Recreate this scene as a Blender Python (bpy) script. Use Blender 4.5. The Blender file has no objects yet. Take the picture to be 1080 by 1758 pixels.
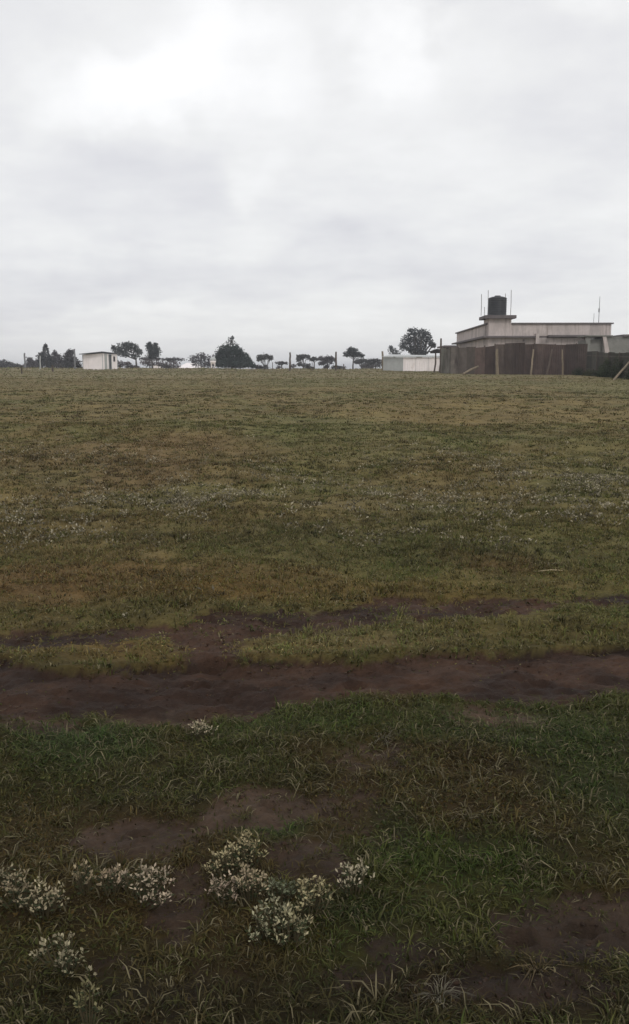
import bpy, bmesh, math, random
import numpy as np
from mathutils import Vector, Matrix
C = bpy.data.collections.new('place'); S = bpy.context.scene
S.collection.children.link(C)
C = S.collection
R = math.radians
rnd = random.Random(7)
rng = np.random.default_rng(11)

# ------------------------------------------------------------------ camera numbers
CAMZ, F = 1.6, 1522.0
TH = math.atan(243.0/F)
cT, sT = math.cos(TH), math.sin(TH)
def ray(px, py):
    u = (px-540)/F; v = (879-py)/F
    return Vector((u, cT+v*sT, -sT+v*cT))
def P(px, py, d):                      # the point at distance d (world Y) seen at that pixel
    r = ray(px, py); k = d/r.y
    return Vector((r.x*k, d, CAMZ+r.z*k))
def mpp(d): return d/F                 # metres per photo pixel

# ------------------------------------------------------------------ noise (numpy)
def _h(ix, iy, s):
    n = (ix.astype(np.int64)*374761393 + iy.astype(np.int64)*668265263 + s*1442695041) & 0xffffffff
    n = ((n ^ (n >> 13))*1274126177) & 0xffffffff
    n = ((n ^ (n >> 16))*2246822519) & 0xffffffff
    return ((n ^ (n >> 15)) & 0xffffff)/float(0xffffff)
def vn(x, y, s=0):
    x = np.asarray(x, float); y = np.asarray(y, float)
    ix = np.floor(x); iy = np.floor(y); fx = x-ix; fy = y-iy
    fx = fx*fx*fx*(fx*(fx*6-15)+10); fy = fy*fy*fy*(fy*(fy*6-15)+10)
    a = _h(ix, iy, s); b = _h(ix+1, iy, s); c = _h(ix, iy+1, s); d = _h(ix+1, iy+1, s)
    return (a*(1-fx)+b*fx)*(1-fy)+(c*(1-fx)+d*fx)*fy
def fbm(x, y, s=0, o=4, g=.5):
    t = 0; w = 1; tw = 0
    for k in range(o):
        c, n = math.cos(.7*k+.3), math.sin(.7*k+.3)
        t = t+w*vn((x*c-y*n)*2**k, (x*n+y*c)*2**k, s+k*17); tw += w; w *= g
    return t/tw
def ss(a, b, x):
    t = np.clip((x-a)/(b-a), 0, 1); return t*t*(3-2*t)

# ------------------------------------------------------------------ terrain
def H0(x, y):
    x = np.asarray(x, float); y = np.asarray(y, float)
    d = np.maximum(y-6, 0)
    z = 1.60*(1-np.exp(-(d/34)**1.3))
    z = z + ss(80, 130, y)*(.12+.12*ss(10, -30, x))
    z = z - np.maximum(y-150, 0)*.022*ss(150, 260, y) - np.maximum(y-150, 0)*.003
    return np.maximum(z, -8+0*z)
def G(px, py, it=14):                   # the ground point behind a pixel of the photograph
    r = ray(px, py); z = 0.0
    for _ in range(it):
        k = (CAMZ-z)/(-r.z) if r.z < -1e-6 else 1e4
        z = z*.4+.6*float(H0(r.x*k, r.y*k))
    return Vector((r.x*k, r.y*k, z))
def edge(pts):
    g = [G(a, b) for a, b in pts]
    xs = np.array([p.x for p in g]); ys = np.array([p.y for p in g])
    o = np.argsort(xs)
    return xs[o], ys[o]
E1t = edge([(0,1140),(170,1138),(320,1130),(400,1124),(500,1128),(620,1137),(700,1122),(800,1112),(940,1108),(1080,1104)])
E1b = edge([(0,1250),(60,1236),(130,1220),(230,1222),(330,1240),(430,1226),(560,1198),(680,1198),(760,1208),(850,1214),(930,1200),(1080,1192)])
E2t = edge([(0,1076),(150,1072),(300,1068),(420,1052),(520,1044),(660,1034),(800,1026),(940,1022),(1080,1016)])
E2b = edge([(0,1106),(150,1102),(260,1100),(350,1112),(420,1094),(520,1078),(620,1078),(700,1062),(800,1054),(1000,1046),(1080,1046)])
def band(x, y, et, eb, soft, s, amp):
    yt = np.interp(x, *et); yb = np.interp(x, *eb)
    w = (fbm(x*1.6, y*2.2, s, 4)-.5)*amp + (fbm(x*9, y*9, s+5, 3)-.5)*amp*.55
    return ss(-soft, soft, yt-y+w)*ss(-soft, soft, y-yb+w)
def gap(x, y):                          # churned crossing between the two ruts
    a = G(365, 1110)
    w = (fbm(x*5, y*5, 77, 3)-.5)*.5
    return np.exp(-((x-a.x)/.17)**2-((y-a.y)/.5)**2+w)
BARE = [(450,1392,112,30,.95),(245,1430,95,38,.9),(315,1550,50,64,.95),(640,1300,85,24,.55),(1010,1588,125,50,1.1),
        (820,1226,120,22,.6),(545,1480,70,44,.7),(60,1250,90,14,.7),(300,1215,110,22,.8),(420,1265,70,18,.3),(150,1560,70,20,.35),
        (600,1400,60,60,.45),(830,1450,40,20,.2),(330,1690,70,30,.4),(590,1680,70,26,.6),(900,1700,150,30,.75),(690,1640,60,30,.6),(200,1640,60,26,.5)]
BW = []
for a, b, w, h, k in BARE:
    g = G(a, b); t = G(a, b-h); u = G(a, b+h)
    BW.append((g.x, g.y, w*math.hypot(g.y, 1.6)/F, (t.y-u.y)/2, k))
def bare(x, y):
    m = np.zeros_like(x)
    w = (fbm(x*3.5, y*3.5, 31, 4)-.5)*1.5+(fbm(x*16, y*16, 37, 3)-.5)*.9
    for bx, by, rx, ry, k in BW:
        q = np.sqrt(((x-bx)/rx)**2+((y-by)/ry)**2)
        m = np.maximum(m, k*ss(1.35, .55, q+w))
    # patches outside the photographed strip
    far = ss(1.3, 2.2, np.abs(x)-.355*y)*ss(5, 4, y)
    m = np.maximum(m, far*ss(.58, .66, fbm(x*.9, y*.9, 41, 4)))
    return np.clip(m, 0, 1)
def masks(x, y):
    t1 = band(x, y, E1t, E1b, .035, 3, .42)
    t2 = band(x, y, E2t, E2b, .09, 9, .50)*.9
    g = np.clip(gap(x, y)*1.2, 0, 1)
    t2 = t2*(.5+.5*ss(.2, .38, fbm(x*1.3, y*2.6, 23, 4)+.1))
    b = bare(x, y)
    return t1, np.maximum(t2, g), b
HOOF = [(1000,1598,.034),(150,1238,.03),(275,1222,.04),(330,1226,.03),(380,1214,.03),(620,1200,.03),(350,1155,.028),(400,1172,.03),(880,1135,.025),
        (640,1262,.03),(665,1140,.03),(890,1612,.03),(800,1205,.035),(850,1212,.035),(345,1225,.03),(300,1240,.03),(240,1425,.025),(460,1385,.02)]
HW = [(G(a, b).x, G(a, b).y, r) for a, b, r in HOOF]
rr = random.Random(3)
for k in range(70):
    x = rr.uniform(-4, 4); y = rr.choice([rr.uniform(4.1, 4.9), rr.uniform(5.5, 6.2)])
    HW.append((x, y, rr.uniform(.02, .045)))
def H(x, y, fine=True):
    x = np.asarray(x, float); y = np.asarray(y, float)
    z = H0(x, y)
    near = ss(26, 12, y)*ss(-6, 0, y)
    m1, m2, b = masks(x, y)
    z = z + near*((fbm(x*1.1, y*1.1, 51, 4)-.5)*.12 + (fbm(x*5, y*5, 53, 3)-.5)*.035)
    z = z - m1*.055*near - m2*.03*near - b*.018*near
    z = z + near*(m1+m2+b*.5)*(fbm(x*4, y*11, 61, 4)-.5)*.045
    z = z + ss(60, 15, y)*ss(5, 9, y)*(fbm(x*.35, y*.35, 63, 4)-.5)*.30
    md = np.clip(m1+m2+b, 0, 1)*near*ss(9, 6, y)
    z = z + md*((fbm(x*14, y*18, 71, 3)-.5)*.030+(np.abs(fbm(x*26, y*30, 73, 2)-.5))*.022)
    z = z + .05*ss(80, 105, y)*(fbm(x*.25, y*.1, 81, 4)-.5)*8*ss(200, 150, y)
    for hx, hy, r in HW:
        q = ((x-hx)/(r*1.5))**2+((y-hy)/r)**2
        z = z - .028*np.exp(-q*q)*near + .012*np.exp(-(q-1.9)**2*1.6)*near
    return z
def Hs(x, y): return float(H(np.array([x]), np.array([y]))[0])

# ------------------------------------------------------------------ colours (linear albedo)
def srgb(r, g, b):
    f = lambda c: ((c/255+.055)/1.055)**2.4 if c/255 > .04045 else c/255/12.92
    return np.array([f(r), f(g), f(b)])
def mix(a, b, t): return a*(1-t[:, None])+b*t[:, None]
REG = [  # colour regions of the field: px, py, rx, ry, colour, strength
    (170,785,260,45,(116,92,64),.5),(800,705,230,26,(124,106,66),.5),(250,1000,480,36,(112,90,56),.7),(60,1000,160,50,(108,86,56),.4),
    (860,975,140,22,(104,78,50),.6),(1000,900,220,60,(98,92,50),.4),(560,780,120,30,(104,100,58),.3),(600,1020,380,24,(112,92,50),.5),
    (420,925,420,22,(74,70,42),.4),(720,960,300,18,(84,78,46),.5),(980,1085,300,26,(110,98,54),.5),(1040,820,120,60,(96,92,50),.4),
    (1040,1380,170,130,(64,84,38),.7),(130,1262,130,44,(80,98,56),.6),(470,1425,70,24,(72,92,44),.7),(820,1480,300,70,(72,86,36),.6),(600,1240,420,34,(88,98,52),.5),(330,1330,300,40,(78,84,42),.5),
    (600,1560,170,50,(54,66,38),.5),(680,1420,60,50,(58,78,38),.4),(230,1110,330,16,(124,106,64),.7),(560,1105,300,22,(132,118,78),.7),
    (900,1250,260,40,(78,84,44),.5),(600,1730,700,50,(64,54,36),.6),(880,1700,260,60,(74,58,38),.6),(250,1680,300,70,(70,62,36),.4),(860,1000,400,12,(118,104,62),.35)]
RW = []
for a, b, w, h, c, k in REG:
    g = G(a, b); t = G(a, max(b-h, 660)); u = G(a, b+h)
    RW.append((g.x, math.log(g.y), w*g.y/F, max(.04, (math.log(t.y)-math.log(u.y))/2), srgb(*c), k))
def field_col(x, y):
    ly = np.log(np.maximum(y, .3))
    n1 = fbm(x*.22, y*.16, 101, 5); n2 = fbm(x*1.3, y*.9, 103, 4)
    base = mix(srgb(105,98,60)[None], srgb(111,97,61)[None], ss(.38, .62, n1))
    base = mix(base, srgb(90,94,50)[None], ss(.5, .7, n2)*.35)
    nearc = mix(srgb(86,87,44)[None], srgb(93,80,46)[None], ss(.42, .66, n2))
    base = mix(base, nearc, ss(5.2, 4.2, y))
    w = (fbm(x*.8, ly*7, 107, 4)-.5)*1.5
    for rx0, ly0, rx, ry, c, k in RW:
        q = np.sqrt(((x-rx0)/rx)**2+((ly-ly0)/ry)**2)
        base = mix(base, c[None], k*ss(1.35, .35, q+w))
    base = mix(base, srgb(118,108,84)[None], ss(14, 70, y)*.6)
    vignette = np.interp(ly, np.log([3.8, 4.9, 6.5, 8.5, 20, 50, 90]), [.55, .88, .98, .90, .92, 1.0, 1.15])   # lens vignetting painted into the albedo: darker towards the camera
    return base*vignette[:, None]
SOIL = srgb(66,47,35); SOILD = srgb(45,31,23)

# ------------------------------------------------------------------ mesh helpers
def tag(o, label=None, cat=None, group=None, kind=None):
    if label: o['label'] = label
    if cat: o['category'] = cat
    if group: o['group'] = group
    if kind: o['kind'] = kind
    return o
def np_mesh(name, co, faces3, mat, col=None, parent=None, extra=None, smooth=False, nq=3):
    me = bpy.data.meshes.new(name)
    nf = len(faces3)
    me.vertices.add(len(co)); me.vertices.foreach_set('co', np.ascontiguousarray(co, np.float32).ravel())
    me.loops.add(nf*nq); me.polygons.add(nf)
    me.loops.foreach_set('vertex_index', np.ascontiguousarray(faces3, np.int32).ravel())
    me.polygons.foreach_set('loop_start', np.arange(0, nf*nq, nq, dtype=np.int32))
    me.polygons.foreach_set('loop_total', np.full(nf, nq, np.int32))
    if smooth: me.polygons.foreach_set('use_smooth', np.ones(nf, bool))
    if col is not None:
        a = me.color_attributes.new('col', 'FLOAT_COLOR', 'POINT')
        c4 = np.ones((len(co), 4), np.float32); c4[:, :3] = col
        a.data.foreach_set('color', c4.ravel())
    if extra:
        for k, v in extra.items():
            a = me.attributes.new(k, 'FLOAT', 'POINT'); a.data.foreach_set('value', np.ascontiguousarray(v, np.float32))
    me.update(calc_edges=True)
    me.materials.append(mat)
    o = bpy.data.objects.new(name, me); C.objects.link(o)
    if parent: o.parent = parent
    return o
def empty(name, loc):
    o = bpy.data.objects.new(name, None); C.objects.link(o); o.location = loc
    o.empty_display_size = .2
    return o
class MB:                                # collects shapes in WORLD coordinates, builds them relative to the parent's origin
    def __init__(s): s.v = []; s.f = []; s.c = []
    def add(s, vs, fs, c=None):
        n = len(s.v); s.v += [tuple(v) for v in vs]; s.f += [tuple(i+n for i in f) for f in fs]
        s.c += [c or (1, 1, 1)]*len(vs)
    def hexa(s, b, t, c=None):           # b, t: four bottom / top points, counter-clockwise
        s.add(list(b)+list(t), [(3,2,1,0),(4,5,6,7),(0,1,5,4),(1,2,6,5),(2,3,7,6),(3,0,4,7)], c)
    def obox(s, o, ux, uy, x0, x1, y0, y1, z0, z1, c=None):
        q = [o+ux*a+uy*b for a, b in ((x0,y0),(x1,y0),(x1,y1),(x0,y1))]
        s.hexa([Vector((p.x,p.y,z0)) for p in q], [Vector((p.x,p.y,z1)) for p in q], c)
    def tube(s, pts, rs, n=7, c=None, cap=True):
        pts = [Vector(p) for p in pts]; rings = []; base = len(s.v)
        vs = []; fs = []
        for i, p in enumerate(pts):
            d = (pts[min(i+1, len(pts)-1)]-pts[max(i-1, 0)]).normalized()
            a = d.orthogonal().normalized() if i == 0 else (a-d*a.dot(d)).normalized()
            b = d.cross(a)
            for k in range(n):
                t = 2*math.pi*k/n; vs.append(p+(a*math.cos(t)+b*math.sin(t))*rs[i])
        for i in range(len(pts)-1):
            for k in range(n):
                k2 = (k+1) % n; fs.append((i*n+k, i*n+k2, (i+1)*n+k2, (i+1)*n+k))
        if cap:
            fs.append(tuple(reversed(range(n)))); fs.append(tuple((len(pts)-1)*n+k for k in range(n)))
        s.add(vs, fs, c)
    def lathe(s, o, prof, n=24, c=None):
        vs = []; fs = []
        for r, z in prof:
            for k in range(n):
                t = 2*math.pi*k/n; vs.append(o+Vector((r*math.cos(t), r*math.sin(t), z)))
        for i in range(len(prof)-1):
            for k in range(n):
                k2 = (k+1) % n; fs.append((i*n+k, i*n+k2, (i+1)*n+k2, (i+1)*n+k))
        fs.append(tuple(reversed(range(n)))); fs.append(tuple((len(prof)-1)*n+k for k in range(n)))
        s.add(vs, fs, c)
    def build(s, name, mat, parent=None, smooth=False, bevel=0):
        o0 = Vector((0,0,0)) if parent is None else wloc(parent)
        me = bpy.data.meshes.new(name); me.from_pydata([Vector(v)-o0 for v in s.v], [], s.f); me.update()
        if smooth: me.polygons.foreach_set('use_smooth', [True]*len(me.polygons))
        if any(c != (1,1,1) for c in s.c):
            a = me.color_attributes.new('col', 'FLOAT_COLOR', 'POINT')
            a.data.foreach_set('color', [k for c in s.c for k in (*c, 1)])
        me.materials.append(mat)
        o = bpy.data.objects.new(name, me); C.objects.link(o)
        if parent: o.parent = parent
        if bevel:
            m = o.modifiers.new('b', 'BEVEL'); m.width = bevel; m.segments = 2; m.limit_method = 'ANGLE'
        return o
def wloc(o):
    l = Vector(o.location); p = o.parent
    while p: l = l+Vector(p.location); p = p.parent
    return l

# ------------------------------------------------------------------ materials
def mat(name, col=(.5,.5,.5), rough=.85, spec=.3, attr=False, n=None, bump=None, metal=0, dark=None, grime=0, translucent=0):
    """n=(scale, amount) value noise; dark=(scale, lo, hi, colour) stains; bump=(scale, distance)"""
    m = bpy.data.materials.new(name); m.use_nodes = True; nt = m.node_tree; N = nt.nodes; L = nt.links
    b = N['Principled BSDF']; b.inputs['Roughness'].default_value = rough; b.inputs['Metallic'].default_value = metal
    b.inputs['Specular IOR Level'].default_value = spec
    if attr:
        a = N.new('ShaderNodeAttribute'); a.attribute_name = 'col'; c = a.outputs['Color']
    else:
        a = N.new('ShaderNodeRGB'); a.outputs[0].default_value = (*col, 1); c = a.outputs[0]
    tc = N.new('ShaderNodeTexCoord')
    def noise(sc, det=5, vec=None, st=None):
        x = N.new('ShaderNodeTexNoise'); x.inputs['Scale'].default_value = sc; x.inputs['Detail'].default_value = det
        x.inputs['Roughness'].default_value = .62
        v = tc.outputs['Object']
        if st:
            mp = N.new('ShaderNodeMapping'); mp.inputs['Scale'].default_value = st; L.new(v, mp.inputs[0]); v = mp.outputs[0]
        L.new(v, x.inputs['Vector']); return x.outputs['Fac']
    def mixc(fac, A, B, mode='MIX'):
        x = N.new('ShaderNodeMix'); x.data_type = 'RGBA'; x.blend_type = mode
        for s, i in ((fac, 0), (A, 6), (B, 7)):
            if hasattr(s, 'links'): L.new(s, x.inputs[i])
            elif i == 0: x.inputs[0].default_value = s
            else: x.inputs[i].default_value = (*s, 1) if len(s) == 3 else s
        return x.outputs[2]
    def ramp(s, lo, hi, a=0., c_=1.):
        x = N.new('ShaderNodeMapRange'); x.inputs[1].default_value = lo; x.inputs[2].default_value = hi
        x.inputs[3].default_value = a; x.inputs[4].default_value = c_; L.new(s, x.inputs[0]); return x.outputs[0]
    for q in (n if isinstance(n, list) else [n] if n else []):
        f = ramp(noise(q[0], st=q[2] if len(q) > 2 else None), .3, .7, 1-q[1], 1+q[1])
        v = N.new('ShaderNodeVectorMath'); v.operation = 'SCALE'; L.new(c, v.inputs[0]); L.new(f, v.inputs['Scale']); c = v.outputs[0]
    if dark:
        for dk in (dark if isinstance(dark, list) else [dark]):
            c = mixc(ramp(noise(dk[0], 6, st=dk[4] if len(dk) > 4 else None), dk[1], dk[2]), c, dk[3])
    L.new(c, b.inputs['Base Color'])
    if bump:
        bp = N.new('ShaderNodeBump'); bp.inputs['Distance'].default_value = bump[1]; bp.inputs['Strength'].default_value = 1
        L.new(noise(bump[0], 8), bp.inputs['Height']); L.new(bp.outputs[0], b.inputs['Normal'])
    if translucent:
        t = N.new('ShaderNodeBsdfTranslucent'); L.new(c, t.inputs[0])
        ms = N.new('ShaderNodeMixShader'); ms.inputs[0].default_value = translucent
        L.new(b.outputs[0], ms.inputs[1]); L.new(t.outputs[0], ms.inputs[2]); L.new(ms.outputs[0], N['Material Output'].inputs[0])
    return m
M = {}
M['soil'] = mat('damp_soil', attr=True, rough=.85, spec=.2, bump=(60,.004))
M['grass'] = mat('grass_blades', attr=True, rough=.75, spec=.18, translucent=.25)
M['petal'] = mat('pale_leaves', attr=True, rough=.8, spec=.15, translucent=.2)
M['crown'] = mat('tree_leaves', attr=True, rough=.8, spec=.15, translucent=.15)
M['bark'] = mat('bark', col=(.055,.045,.038), rough=.95, n=(6,.3), bump=(20,.01))
M['cement'] = mat('raw_cement_render', col=tuple(srgb(188,177,172)), rough=.92, spec=.15, n=[(.9,.10),(7,.07)], dark=[(.8,.5,.72,tuple(srgb(142,134,130)),(1,1,.35)),(2.2,.52,.75,tuple(srgb(138,126,118)),(3,3,.2))], bump=(12,.006))
M['cement_side'] = M['cement']
M['block'] = mat('grey_block_wall', col=tuple(srgb(128,127,122)), rough=.95, spec=.12, n=[(1.2,.15),(9,.10)], dark=(1.1,.52,.75,tuple(srgb(98,98,94))), bump=(10,.008))
M['conc'] = mat('dark_weathered_concrete', col=tuple(srgb(104,98,98)), rough=.93, spec=.15, n=[(2,.2),(14,.12)], bump=(15,.006))
M['dark'] = mat('dark_opening', col=(.02,.016,.016), rough=.9)
M['tank'] = mat('black_tank_plastic', col=(.018,.02,.023), rough=.5, spec=.4, n=(3,.15))
M['steel'] = mat('rusty_rebar', col=(.10,.075,.06), rough=.8, n=(8,.3))
M['greymetal'] = mat('grey_steel', col=(.2,.2,.21), rough=.6, metal=.3)
M['rust'] = mat('rusty_sheet', attr=True, rough=.75, spec=.25, n=[(2.5,.22),(11,.12)], dark=[(1.2,.5,.72,(.04,.028,.024),(1,1,.3))], bump=(18,.004))
M['whitesheet'] = mat('white_painted_sheet', col=tuple(srgb(247,239,237)), rough=.5, spec=.4, n=[(1.3,.05)], dark=[(1.5,.6,.85,tuple(srgb(180,165,150)),(1,1,.4))])
M['greysheet'] = mat('galvanised_sheet', col=tuple(srgb(176,178,176)), rough=.5, spec=.5, metal=.2, n=[(1.5,.12),(9,.06)], dark=(1.3,.55,.8,tuple(srgb(130,118,108)),(1,1,.4)))
M['roofdark'] = mat('dark_roof_sheet', col=tuple(srgb(82,84,88)), rough=.7, n=[(2,.2)])
M['wood'] = mat('weathered_pole', col=tuple(srgb(128,116,98)), rough=.9, n=[(3,.25,(1,1,.2)),(14,.2)], bump=(20,.006))
M['wooddark'] = mat('dark_pole', col=tuple(srgb(82,72,64)), rough=.92, n=[(3,.25),(14,.2)], bump=(20,.006))
M['straw'] = mat('dry_stick', col=tuple(srgb(165,150,120)), rough=.85, n=(20,.2))

def ground_mat():
    m = bpy.data.materials.new('ground'); m.use_nodes = True; nt = m.node_tree; N = nt.nodes; L = nt.links
    b = N['Principled BSDF']; b.inputs['Specular IOR Level'].default_value = .18
    a = N.new('ShaderNodeAttribute'); a.attribute_name = 'col'
    mu = N.new('ShaderNodeAttribute'); mu.attribute_name = 'mud'
    geo = N.new('ShaderNodeNewGeometry')
    def noise(sc, det, st=None, r=.65):
        x = N.new('ShaderNodeTexNoise'); x.inputs['Scale'].default_value = sc; x.inputs['Detail'].default_value = det; x.inputs['Roughness'].default_value = r
        v = geo.outputs['Position']
        if st:
            mp = N.new('ShaderNodeMapping'); mp.inputs['Scale'].default_value = st; L.new(v, mp.inputs[0]); v = mp.outputs[0]
        L.new(v, x.inputs['Vector']); return x.outputs['Fac']
    def rmp(s, lo, hi, a_, c_):
        x = N.new('ShaderNodeMapRange'); x.inputs[1].default_value = lo; x.inputs[2].default_value = hi
        x.inputs[3].default_value = a_; x.inputs[4].default_value = c_
        L.new(s, x.inputs[0]); return x.outputs[0]
    def mul(p, q):
        x = N.new('ShaderNodeMath'); x.operation = 'MULTIPLY'; L.new(p, x.inputs[0]); L.new(q, x.inputs[1]); return x.outputs[0]
    f = mul(mul(rmp(noise(2.2, 8), .3, .7, .62, 1.38), rmp(noise(38, 6), .3, .7, .72, 1.28)), rmp(noise(.35, 6), .3, .7, .85, 1.15))
    v = N.new('ShaderNodeVectorMath'); v.operation = 'SCALE'; L.new(a.outputs['Color'], v.inputs[0]); L.new(f, v.inputs['Scale'])
    L.new(v.outputs[0], b.inputs['Base Color'])
    L.new(rmp(mu.outputs['Fac'], 0, 1, .95, .78), b.inputs['Roughness'])
    bp = N.new('ShaderNodeBump'); bp.inputs['Distance'].default_value = .03; bp.inputs['Strength'].default_value = 1
    L.new(noise(14, 9, r=.7), bp.inputs['Height']); L.new(bp.outputs[0], b.inputs['Normal'])
    return m

# ------------------------------------------------------------------ ground sheet
nx, = (800,)
s = np.linspace(-1, 1, nx); K = 3.6
rows = np.concatenate([-np.geomspace(60, 1.0, 22), np.linspace(-.8, 1.35, 18), np.geomspace(1.4, 32, 680), np.geomspace(32.6, 200, 150), np.geomspace(206, 2600, 46)])
ah = .35*np.maximum(rows, 2.0); ah = np.where(rows < 1, .7+np.abs(rows-1)*.2, ah)
X = np.sinh(K*s)[None, :]*ah[:, None]; X = np.clip(X, -2600, 2600) + 0*X
X[:, 0] = np.minimum(X[:, 0], -20); X[:, -1] = np.maximum(X[:, -1], 20)
Y = np.repeat(rows[:, None], nx, 1)
x = X.ravel(); y = Y.ravel()
z = H(x, y); m1, m2, mb = masks(x, y)
mud = np.clip(np.maximum(np.maximum(m1, m2), mb), 0, 1)
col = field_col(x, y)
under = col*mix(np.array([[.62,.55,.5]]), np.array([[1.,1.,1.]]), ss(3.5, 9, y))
sc = mix(SOIL[None], SOILD[None], ss(.35, .65, fbm(x*2.2, y*3.2, 201, 5)))
sc = mix(sc, srgb(74,60,48)[None], (mb*.8))
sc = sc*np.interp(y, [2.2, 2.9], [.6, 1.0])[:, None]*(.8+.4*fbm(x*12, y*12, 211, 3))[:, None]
mud = np.where(y < 9, ss(.3, .7, mud+(fbm(x*22, y*22, 221, 3)-.5)*.75*(mud > .02)*(mud < .98)), mud)
col = mix(under, sc, mud)
keep = np.arange(len(rows)*nx).reshape(len(rows), nx)
fc = np.stack([keep[:-1,:-1], keep[:-1,1:], keep[1:,1:], keep[1:,:-1]], -1).reshape(-1, 4)
g = np_mesh('ground', np.stack([x, y, z], 1), fc, ground_mat(), col, extra={'mud': mud}, smooth=True, nq=4)
tag(g, 'olive brown field with two muddy wheel ruts crossing it', None, None, 'structure')

# ------------------------------------------------------------------ grass
def scatter(n, y0, y1, mx):
    out = []
    y = np.exp(rng.uniform(math.log(y0), math.log(y1), n*3)) if False else rng.uniform(y0, y1, n*4)
    hw = .355*y+mx
    k = rng.random(len(y)) < hw/(.355*y1+mx)
    y = y[k][:n]; hw = hw[k][:n]
    return rng.uniform(-1, 1, len(y))*hw, y
def blades(x, y, h, w, bend, col, az=None, tuft=None):
    n = len(x)
    az = rng.uniform(0, 2*math.pi, n) if az is None else az
    z = H(x, y)-.006
    d = np.stack([np.cos(az), np.sin(az), 0*az], 1); sd = np.stack([-np.sin(az+rng.normal(0, .5, n)), np.cos(az+rng.normal(0, .5, n)), 0*az], 1)
    b0 = np.stack([x, y, z], 1)
    up = np.array([0, 0, 1.])
    p1 = b0+up*(h*.55)[:, None]+d*(h*bend*.35)[:, None]
    p2 = b0+up*(h*np.clip(1-.45*bend, .25, 1))[:, None]+d*(h*bend*1.0)[:, None]
    hw = (w*.5)[:, None]
    V = np.stack([b0-sd*hw, b0+sd*hw, p1-sd*hw*.8, p1+sd*hw*.8, p2], 1)
    i = np.arange(n)[:, None]*5
    Fc = np.concatenate([i+np.array([[0,1,3]]), i+np.array([[0,3,2]]), i+np.array([[2,3,4]])], 0)
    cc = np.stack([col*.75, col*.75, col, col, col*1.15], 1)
    return V.reshape(-1, 3), Fc, cc.reshape(-1, 3)
def tufted(x, y, per, spread):          # each seed grows into a tuft of blades leaning outward
    n = len(x); r = np.abs(rng.normal(0, 1, (n, per)))*spread*rng.uniform(.5, 1.5, (n, 1)); a = rng.uniform(0, 2*math.pi, (n, per))
    tx = (x[:, None]+r*np.cos(a)).ravel(); ty = (y[:, None]+r*np.sin(a)).ravel()
    return tx, ty, a.ravel()+rng.normal(0, .6, n*per), np.repeat(np.arange(n), per)
parts = []
def layer(n, y0, y1, mx, per, spread, h, w, bend, var=1.0, pale=.07, lum=1.0, seed=0):
    x, y = scatter(n//per, y0, y1, mx)
    m1, m2, b = masks(x, y)
    cov = 1-np.clip(np.maximum(np.maximum(m1*1.02, m2*.93), b*.93), 0, 1)
    rag = fbm(x*9, y*9, 331+seed, 3); cov = np.clip(cov+np.where(rag > .62, .35, 0)*(cov < .9)*(np.maximum(m1, m2) < .95), 0, 1)
    thin = ss(.25, .5, fbm(x*2.6, y*2.6, 301+seed, 4))*.75+.25
    k = rng.random(len(x)) < cov*thin
    x, y = x[k], y[k]; cv = cov[k]
    tx, ty, az, idx = tufted(x, y, per, spread)
    nb = len(tx)
    tl = np.repeat(rng.uniform(.6, 1.4, len(x))*(.5+.8*fbm(x*1.5, y*1.5, 311, 3))*(.45+.55*cv), per)
    hh = rng.uniform(h[0], h[1], nb)*tl
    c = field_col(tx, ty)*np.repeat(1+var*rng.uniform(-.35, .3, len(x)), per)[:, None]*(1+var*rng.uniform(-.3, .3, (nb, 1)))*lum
    g_ = np.repeat(rng.random(len(x)), per)
    c = c*np.where((g_ < .3)[:, None], np.array([[.82, 1.06, .8]]), 1)
    p = rng.random(nb) < pale*np.repeat(rng.uniform(.2, 2.2, len(x)), per)
    c[p] = srgb(138,128,98)[None]*rng.uniform(.4, 1.15, (p.sum(), 1))*(.75 if y1 < 5 else 1)
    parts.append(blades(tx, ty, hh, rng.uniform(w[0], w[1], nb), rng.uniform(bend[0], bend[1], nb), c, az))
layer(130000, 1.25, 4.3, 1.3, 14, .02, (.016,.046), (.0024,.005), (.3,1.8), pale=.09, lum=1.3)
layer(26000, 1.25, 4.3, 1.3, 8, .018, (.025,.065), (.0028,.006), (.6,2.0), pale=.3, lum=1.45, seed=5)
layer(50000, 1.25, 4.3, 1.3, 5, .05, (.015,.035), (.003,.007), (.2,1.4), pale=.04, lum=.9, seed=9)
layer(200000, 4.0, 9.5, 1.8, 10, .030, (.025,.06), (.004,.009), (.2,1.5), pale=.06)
layer(50000, 4.6, 14, 2.2, 16, .05, (.03,.06), (.006,.012), (.3,1.5), pale=.02, lum=.5, seed=21)  # dark tufts: shadows among the field weeds painted in as blade colour
layer(50000, 13, 34, 3, 16, .10, (.04,.07), (.014,.024), (.3,1.5), pale=.02, lum=.7, seed=22)  # farther tufts, darkened too, with the weeds' shadow put into their colour
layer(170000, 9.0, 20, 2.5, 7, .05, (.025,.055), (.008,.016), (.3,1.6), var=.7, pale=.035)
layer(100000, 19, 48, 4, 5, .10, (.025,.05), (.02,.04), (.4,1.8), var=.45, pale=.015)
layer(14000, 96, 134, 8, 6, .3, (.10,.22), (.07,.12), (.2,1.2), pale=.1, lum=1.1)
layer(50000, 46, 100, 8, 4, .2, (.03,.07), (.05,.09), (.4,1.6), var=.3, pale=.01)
V = []; Fc = []; Cc = []; o = 0
for v, f, c in parts:
    V.append(v); Fc.append(f+o); Cc.append(c); o += len(v)
gr = np_mesh('grass', np.concatenate(V), np.concatenate(Fc), M['grass'], np.concatenate(Cc))
tag(gr, 'short tufted grass, green near the track and dry brown across the field', None, None, 'stuff')
parts.clear()

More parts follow.
